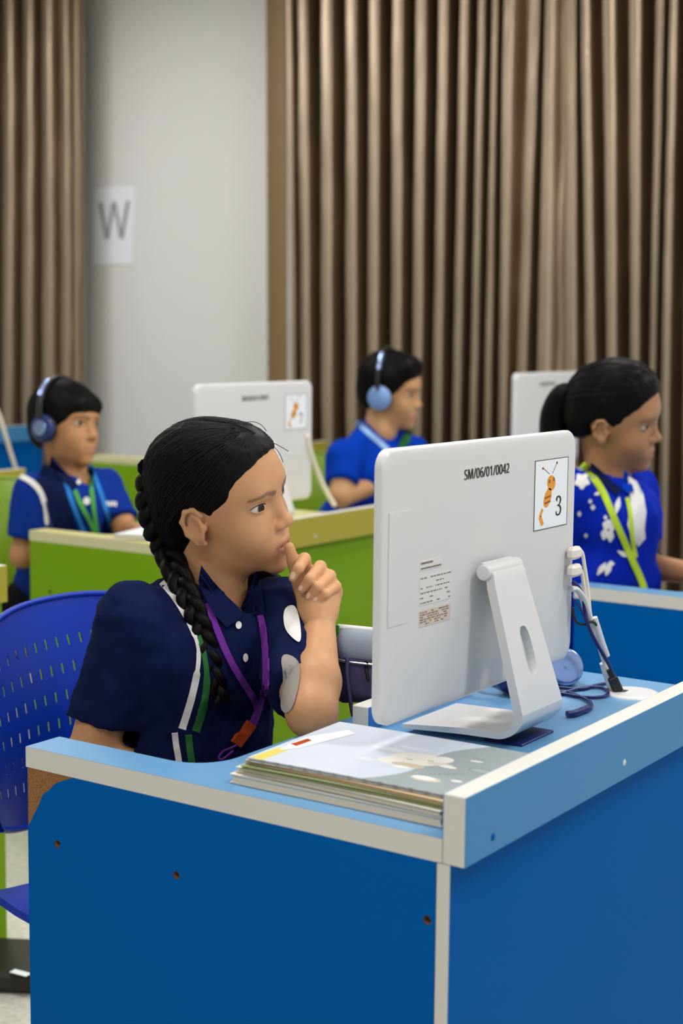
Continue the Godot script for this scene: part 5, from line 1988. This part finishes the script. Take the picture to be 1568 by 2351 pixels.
func desk_headset() -> void:
	# headphones lying on the desk behind the machine
	var c := V(-0.235, 0.7504, -0.742)
	var t := thing("headphones", "blue headphones lying on desk beside computer with number 3, brushed metal cup", "headphones", c)
	var n := (at(1300, 1525, 1.6) - at(1300, 1525, 2.4)).normalized()
	n = (n + V(0.5, 0.15, 0.0)).normalized()
	var cc := at(1298, 1531, 2.437)
	var xa := Vector3.UP.cross(n).normalized()
	var bs := Basis(xa, n, xa.cross(n))
	var mb := MB.new()
	mb.lathe([Vector2(0.0, 0.0035), Vector2(0.006, 0.0042), Vector2(0.024, 0.0045), Vector2(0.0285, 0.003), Vector2(0.030, -0.001)], 40, Transform3D(bs, cc))
	part("cup_disc", mb, M.silver_blue, t, "brushed metal disc")
	mb = MB.new()
	mb.lathe([Vector2(0.030, 0.0), Vector2(0.031, -0.008), Vector2(0.029, -0.018), Vector2(0.020, -0.026), Vector2(0.0, -0.026)], 32, Transform3D(bs, cc))
	var cup := part("ear_cup", mb, M.cup_navy, t)
	mb = MB.new()
	mb.lathe([Vector2(0.018, -0.022), Vector2(0.029, -0.026), Vector2(0.029, -0.036), Vector2(0.02, -0.040), Vector2(0.0, -0.038)], 24, Transform3D(bs, cc))
	part("ear_cushion", mb, M.black, cup)
	var c2 := V(-0.292, 0.783, -0.655)
	mb = MB.new()
	mb.lathe([Vector2(0.0, 0.012), Vector2(0.024, 0.008), Vector2(0.030, 0.0), Vector2(0.030, -0.012), Vector2(0.022, -0.024), Vector2(0.0, -0.024)], 32, Transform3D(Basis(Vector3(0, 0, 1), -1.2), c2))
	part("ear_cup", mb, M.cup_navy, t)
	mb = MB.new()
	mb.tube(smooth_path([cc - n * 0.012, V(-0.33, 0.80, -0.80), V(-0.385, 0.782, -0.775), V(-0.39, 0.776, -0.69), V(-0.34, 0.785, -0.635), c2], 6), 0.006, 10)
	part("headband", mb, M.cup_navy, t)
	mb = MB.new()
	var cord := []
	for q in [[1225, 1600], [1262, 1578], [1330, 1582], [1372, 1572], [1396, 1568]]: cord.append(on_y(q[0], q[1], 0.7535))
	mb.tube(smooth_path(cord, 6), 0.0026, 8)
	cord = []
	for q in [[1235, 1612], [1290, 1592], [1345, 1578], [1385, 1580], [1396, 1592], [1380, 1600], [1335, 1600], [1285, 1592], [1255, 1598]]: cord.append(on_y(q[0], q[1], 0.7535))
	mb.tube(smooth_path(cord, 6), 0.0026, 8)
	cord = []
	for q in [[1245, 1604], [1290, 1588], [1330, 1598], [1355, 1612], [1356, 1626], [1338, 1634], [1318, 1637]]: cord.append(on_y(q[0], q[1], 0.7540))
	mb.tube(smooth_path(cord, 6), 0.0026, 8)
	cord = []
	for q in [[1128, 1570], [1150, 1578], [1165, 1592], [1180, 1598], [1230, 1606]]: cord.append(on_y(q[0], q[1], 0.7535))
	mb.tube(smooth_path(cord, 6), 0.0026, 8)
	part("cord", mb, M.navy_cable, t)
	mb = MB.new()
	mb.tube(smooth_path([on_y(1350, 1626, 0.756), on_y(1335, 1632, 0.756), on_y(1318, 1638, 0.756), on_y(1302, 1640, 0.756)], 4), 0.0052, 10)
	part("cord_control", mb, M.navy_cable, t)

func cover_image() -> ImageTexture:
	# a printed cover: white part, grey part, soft white shapes and faint lettering strokes
	var im := Image.create(768, 512, false, Image.FORMAT_RGB8)
	im.fill(hexc("bfc6d2"))
	for y in 512:
		for x in 768:
			if x > 430 + (512 - y) * 0.33 - 40 * sin(y * 0.012):
				im.set_pixel(x, y, hexc("8c9798"))
	var blobs := [[470, 250, 95, 62, "d8d4cc"], [430, 300, 70, 40, "d8d4cc"], [540, 215, 40, 34, "d8d4cc"], [480, 320, 60, 22, "b9ae98"], [560, 260, 46, 18, "c9c2b2"], [596, 270, 30, 11, "dcdcd8"], [470, 345, 30, 11, "dcdcd8"], [600, 410, 52, 22, "c4bba8"], [590, 405, 40, 16, "dedcd6"], [330, 200, 60, 16, "cdd2da"], [400, 150, 60, 12, "cdd2da"], [330, 330, 36, 12, "ccd0d8"], [690, 380, 20, 10, "d4d4d0"], [640, 170, 24, 8, "d0d2d0"], [700, 250, 44, 22, "7d898a"], [700, 250, 34, 15, "9aa5a6"], [640, 140, 18, 8, "86908f"]]
	for b in blobs:
		for y in range(b[1] - b[3], b[1] + b[3]):
			for x in range(b[0] - b[2], b[0] + b[2]):
				if x >= 0 and y >= 0 and x < 768 and y < 512 and pow((x - b[0]) / float(b[2]), 2) + pow((y - b[1]) / float(b[3]), 2) < 1.0:
					im.set_pixel(x, y, hexc(b[4]))
	rng.seed = 5
	for k in 14:
		var x0 := 560 + k * 12
		var y0 := 372 - k * 8
		im.fill_rect(Rect2i(x0, y0, 3 + rng.randi() % 5, 6 + rng.randi() % 16), hexc("74807f"))
	for q in [[440, 262], [505, 240]]:
		im.fill_rect(Rect2i(q[0], q[1], 22, 5), hexc("6e685e"))
	im.generate_mipmaps()
	return ImageTexture.create_from_image(im)

# a soft notebook: size along x and z, thickness, sag of the near edge
func notebook(called: String, label: String, c: Vector3, sx: float, sz: float, th: float, turn: float, cover: Material, bend: float, group: String, edge: Material = null) -> Node3D:
	var t := thing(called, label, "book", c, group)
	t.rotation.y = turn
	var fy := func(u: float, w: float) -> float: return bend * (1.0 - pow(u * 2 - 1, 2)) * (0.6 + 0.4 * w)
	for layer in [["back_cover", 0.0, 0.0012, 0.0, cover], ["pages", 0.0012, th - 0.0012, 0.0025, M.pages if edge == null else edge], ["front_cover", th - 0.0012, th, 0.0, cover]]:
		var mb := MB.new()
		var top := []
		var bot := []
		var ins: float = layer[3]
		for j in 9:
			var r1 := []
			var r2 := []
			for i in 15:
				var u := i / 14.0
				var w := j / 8.0
				var x := (u - 0.5) * (sx - ins * 2)
				var z := (w - 0.5) * (sz - ins * 2)
				var yy: float = fy.call(u, w)
				r1.append(V(x, layer[2] + yy, z))
				r2.append(V(x, layer[1] + yy, z))
			top.append(r1); bot.append(r2)
		for r in top: r.reverse()
		mb.sheet(top)
		for k in mb.t.size(): mb.t[k] = Vector2(1.0 - mb.t[k].x, mb.t[k].y)
		mb.sheet(bot)
		var loop := []
		for i in 15: loop.append([0, i])
		for j in range(1, 9): loop.append([j, 14])
		for i in range(13, -1, -1): loop.append([8, i])
		for j in range(7, 0, -1): loop.append([j, 0])
		for k in loop.size():
			var p: Array = loop[k]
			var q: Array = loop[(k + 1) % loop.size()]
			var a: Vector3 = bot[p[0]][p[1]]
			var b: Vector3 = bot[q[0]][q[1]]
			var hgt := V(0, layer[2] - layer[1], 0)
			var nn := (b - a).cross(Vector3.UP).normalized()
			if nn.dot(a) < 0: nn = -nn
			mb.face([a, b, b + hgt, a + hgt], nn, [Vector2(0, 0), Vector2(1, 0), Vector2(1, 1), Vector2(0, 1)])
		part(layer[0], mb, layer[4], t, "", true)
	return t

func books() -> void:
	var cm := mat("cover_print", Color.WHITE, 0.55)
	cm.albedo_texture = cover_image()
	var g := "exercise books piled on the chipped blue desk"
	var y := 0.7506
	var rows := [
		["thick curled notebook at the bottom of pile on chipped blue desk", 0.300, 0.205, 0.0115, 0.010, V(-0.200, 0, -0.133), M.cover_cream, 0.0, null],
		["cream exercise book second from bottom of pile on blue desk", 0.296, 0.205, 0.0065, -0.02, V(-0.196, 0, -0.136), M.cover_grey, 0.0018, null],
		["exercise book with green and orange edge in middle of pile", 0.292, 0.208, 0.0045, 0.025, V(-0.190, 0, -0.138), M.cover_green, 0.0020, M.edge_orange],
		["thin tan exercise book just under the printed cover of pile", 0.290, 0.204, 0.0038, -0.01, V(-0.188, 0, -0.140), M.cover_tan, 0.0020, null],
		["exercise book on top of pile, white and grey printed cover", 0.290, 0.212, 0.0045, 0.035, V(-0.186, 0, -0.146), cm, 0.0020, null]]
	for r in rows:
		var p: Vector3 = r[5]
		p.y = y
		notebook("exercise_book", r[0], p, r[1], r[2], r[3], r[4], r[6], r[7] * 0.5, g, r[8])
		y += r[3] + 0.0008
	# printed sheets sticking out of the pile towards the girl
	var q := [["sheet", "yellow printed sheet sticking out under the book pile", [[575, 1738], [640, 1716], [662, 1722], [600, 1745]], M.paper_yellow, 0.7850], ["sheet", "white sheet with red print sticking out behind book pile", [[640, 1722], [700, 1692], [800, 1676], [815, 1684], [690, 1716]], M.paper, 0.7856]]
	for s in q:
		var t := thing("paper_sheet", s[1], "paper", on_y(s[2][0][0], s[2][0][1], s[4]))
		var poly := PackedVector2Array()
		for c in s[2]:
			var w := on_y(c[0], c[1], s[4])
			poly.append(Vector2(w.x, w.z))
		var mb := MB.new()
		mb.prism(poly, s[4] - 0.0004, s[4], Transform3D(Basis(V(1, 0, 0), V(0, 0, 1), V(0, 1, 0)), Vector3.ZERO))
		var sh := part("page", mb, s[3], t)
		if s[3] == M.paper:
			mb = MB.new()
			poly = PackedVector2Array()
			for c in [[668, 1708], [706, 1696], [716, 1700], [680, 1713]]:
				var w := on_y(c[0], c[1], s[4])
				poly.append(Vector2(w.x, w.z))
			mb.prism(poly, s[4], s[4] + 0.0003, Transform3D(Basis(V(1, 0, 0), V(0, 0, 1), V(0, 1, 0)), Vector3.ZERO))
			part("print", mb, M.clasp_orange, sh, "red printed block")

func pouch() -> void:
	var o := on_y(800, 1655, 0.7506)
	o += V(-0.03, 0, -0.05)
	var t := thing("pencil_pouch", "purple zipped pouch with grey mesh top standing between arm and computer", "pouch", V(o.x, 0.7504, o.z))
	var d := 2.30
	var x := rgt
	x.y = 0
	x = (x.normalized() + V(0.25, 0, 0.1)).normalized()
	var z := x.cross(Vector3.UP).normalized()
	var xf := Transform3D(Basis(x, Vector3.UP, z), V(0, 0, 0))
	var c := at(835, 1590, d)
	c.y = 0.7535
	var bx := func(u: float, v: float, w: float) -> Vector3: return c + x * u + Vector3.UP * v + z * w
	var mb := MB.new()
	var f := blob([["c", bx.call(-0.028, 0.026, 0), bx.call(0.07, 0.026, 0), 0.026, 0.026, 0.01], ["c", bx.call(-0.026, 0.055, 0), bx.call(0.07, 0.055, 0), 0.022, 0.022, 0.02]], 0.005)
	f.rough(cloth_noise(61, 26.0), 0.005, Vector3.ONE)
	f.surf(mb)
	part("lower_body", mb, M.bag_purple, t)
	mb = MB.new()
	f = blob([["c", bx.call(-0.026, 0.082, 0), bx.call(0.07, 0.080, 0), 0.019, 0.019, 0.01], ["c", bx.call(-0.028, 0.100, 0), bx.call(0.07, 0.098, 0), 0.013, 0.013, 0.02]], 0.004)
	f.surf(mb)
	part("mesh_top", mb, M.bag_mesh, t)
	mb = MB.new()
	mb.tube([bx.call(-0.04, 0.114, 0), bx.call(0.0, 0.112, 0), bx.call(0.04, 0.110, 0), bx.call(0.085, 0.112, 0)], 0.0042, 8)
	part("piping", mb, M.cloth_white, t)
	mb = MB.new()
	mb.tube([bx.call(-0.045, 0.070, 0.018), bx.call(-0.02, 0.0665, 0.0255), bx.call(0.02, 0.065, 0.027), bx.call(0.08, 0.066, 0.027)], 0.0022, 8)
	var zp := part("zip", mb, M.chrome, t, "silver zip")
	mb = MB.new()
	mb.box(bx.call(0.005, 0.058, 0.026), bx.call(0.011, 0.070, 0.029), 0.0006)
	mb.tube([bx.call(0.008, 0.060, 0.030), bx.call(0.010, 0.050, 0.031), bx.call(0.012, 0.042, 0.030)], 0.0022, 6)
	part("zip_pull", mb, M.black, zp)
	mb = MB.new()
	var sp := []
	for q in [[783, 1512], [790, 1506], [797, 1514], [796, 1540], [800, 1580], [806, 1620], [812, 1652]]: sp.append(at(q[0], q[1], d - 0.035))
	mb.tube(smooth_path(sp, 5), 0.0075, 8, 0.4)
	part("strap", mb, M.bag_purple, t)
	mb = MB.new()
	mb.box(bx.call(-0.046, 0.096, 0.006), bx.call(-0.036, 0.118, 0.012), 0.001)
	part("tag", mb, M.lanyard_green, t, "green fabric tag")

func loose_things() -> void:
	# open white book before the boy with lanyards
	notebook("exercise_book", "white open exercise book on green desk before boy with lanyards", V(-1.885, 0.7506, -1.72), 0.26, 0.19, 0.012, 0.25, M.paper, 0.004, "")
	# far computer leads
	for q in [["pale lead hanging beside computer on green desk", [[706, 1000, 4.56], [714, 1040, 4.58], [728, 1080, 4.62], [745, 1120, 4.66], [768, 1160, 4.70]]], ["pale lead hanging above green desk behind boy with lanyards", [[-30, 900, 5.6], [-5, 945, 5.62], [10, 990, 5.65], [22, 1030, 5.7], [36, 1075, 5.75], [50, 1110, 5.8]]]]:
		var l := tracks(q[1])
		var t := thing("computer_lead", q[0], "cable", l[l.size() - 1])
		var mb := MB.new()
		mb.tube(l, 0.0075, 8)
		part("lead", mb, M.plastic_cream, t)
	# dark case on the floor under the desks
	var p := on_y(36, 2215, FL + 0.03)
	var t := thing("equipment_case", "flat dark case with pale tag lying on floor behind blue chair", "case", V(p.x, FL, p.z))
	var mb := MB.new()
	var xf := Transform3D(Basis(Vector3.UP, 0.5), V(p.x - 0.02, FL, p.z))
	mb.box(V(-0.17, 0.0005, -0.10), V(0.13, 0.046, 0.09), 0.01, xf)
	part("body", mb, M.steel_dark, t)
	mb = MB.new()
	var tg := on_y(47, 2234, FL + 0.047)
	mb.box(V(-0.022, 0, -0.009), V(0.022, 0.001, 0.009), 0.0003, Transform3D(Basis(Vector3.UP, 0.1), tg))
	part("tag", mb, M.paper, t)

const LAMP := 10.5
const SCREEN := 0.10
const LAMP_COL := Color(1.0, 0.992, 0.985)
func _ready() -> void:
	look()
	# camera
	var cam := Camera3D.new()
	cam.name = "camera"
	cam.transform = Transform3D(Basis(rgt, upv, -fwd), CAM)
	add_child(cam)
	# sky and exposure
	var we := WorldEnvironment.new()
	we.name = "world"
	var e := Environment.new()
	e.background_mode = Environment.BG_SKY
	var sm := ProceduralSkyMaterial.new()
	sm.sky_top_color = Color(0.80, 0.87, 0.96)
	sm.sky_horizon_color = Color(0.92, 0.95, 1.0)
	sm.ground_bottom_color = Color(0.35, 0.36, 0.35)
	sm.ground_horizon_color = Color(0.7, 0.72, 0.72)
	sm.sky_energy_multiplier = 1.4
	sm.ground_energy_multiplier = 2.5
	var sky := Sky.new()
	sky.sky_material = sm
	e.sky = sky
	e.tonemap_mode = Environment.TONE_MAPPER_LINEAR
	e.tonemap_exposure = 0.40
	e.sdfgi_enabled = true
	e.ssao_enabled = true
	e.ssil_enabled = true
	we.environment = e
	add_child(we)
	# a lens as wide open as the photograph's, focused on the girl with the braids
	var ca := CameraAttributesPhysical.new()
	ca.frustum_focal_length = 12.0 / (IH / 2 / FPX)
	ca.frustum_focus_distance = 2.22
	ca.exposure_aperture = ca.frustum_focal_length / 13.0
	ca.frustum_near = 0.05
	ca.frustum_far = 60.0
	cam.attributes = ca
	materials()
	mat("sign_grey", hexc("8b8d90"), 0.8)
	mat("ink_black", hexc("0d0c0c"), 0.6)
	mat("edge_green", hexc("cfc9a0"), 0.5)
	mat("blue_rail", hexc("2f74bd"), 0.34)
	var lm := mat("lamp", Color(1, 1, 1), 0.5)
	lm.emission_enabled = true
	lm.emission = Color(1, 0.98, 0.94)
	lm.emission_energy_multiplier = 1.5
	mat("cup_navy", hexc("142a66"), 0.3)
	mat("cup_blue", hexc("7d9fd8"), 0.35)
	mat("cloth_sky", hexc("8fb4e0"), 0.8)
	mat("cover_cream", hexc("ddd8cc"), 0.7)
	mat("cover_grey", hexc("cfc8ba"), 0.7)
	mat("cover_green", hexc("8b9a6c"), 0.7)
	mat("cover_tan", hexc("c9ad82"), 0.7)
	mat("edge_orange", hexc("c79a58"), 0.9)
	mat("paper_yellow", hexc("cdbd55"), 0.8)
	room()
	lamps()
	curtains()
	desks()
	books()
	cables()
	desk_headset()
	pouch()
	loose_things()
	girl_braids()
	girl_ponytail()
	boy_lanyards()
	boy_royal()
	chair("chair", "blue plastic chair with slotted backrest behind the girl with braids", V(-0.80, 0.0, -0.47), 0.0, M.chair_blue)
	chair("chair", "blue plastic chair under the girl with ponytail", V(-0.90, 0.0, -2.03), 0.0, M.chair_blue)
	chair("chair", "green plastic chair under the boy with two lanyards", V(-2.50, 0.0, -1.88), 0.0, M.chair_green)
	chair("chair", "green plastic chair under the boy in royal blue polo", V(-2.50, 0.0, -3.44), 0.0, M.chair_green)
func desks() -> void:
	desk("student_desk", "blue desk with chipped bare-wood corner, white edges and book pile on top", 0, 0, "blue", true, true)
	desk("student_desk", "blue desk where the girl with the lime lanyard sits", 0, -1.66, "blue")
	desk("student_desk", "green desk end behind blue chair, only raised board and panel showing", -1.62, 0.0, "green")
	desk("student_desk", "green desk with brown bare edge where boy with two lanyards sits", -1.62, -1.59, "green")
	desk("student_desk", "blue desk where boy in royal blue polo rests his arm", -1.70, -3.33, "blue")
	desk("student_desk", "green desk behind boy with two lanyards", -3.27, -1.66, "green")
	desk("student_desk", "green desk between computer and boy in royal blue polo", -3.27, -3.58, "green")
	desk("student_desk", "blue desk farthest away, against the brown curtain behind boy", -5.1, -3.58, "blue")
	monitor("desktop_computer", "white all-in-one computer with sticker number 3 on chipped blue desk", Vector3(-0.2135, 0.7504, -0.43), "3", true)
	monitor("desktop_computer", "white all-in-one computer on green desk behind girl with braids", Vector3(-1.848, 0.7504, -2.045), "7", false)
	monitor("desktop_computer", "white all-in-one computer before the curtain, behind girl with ponytail", Vector3(-1.85, 0.7504, -3.86), "11", false)
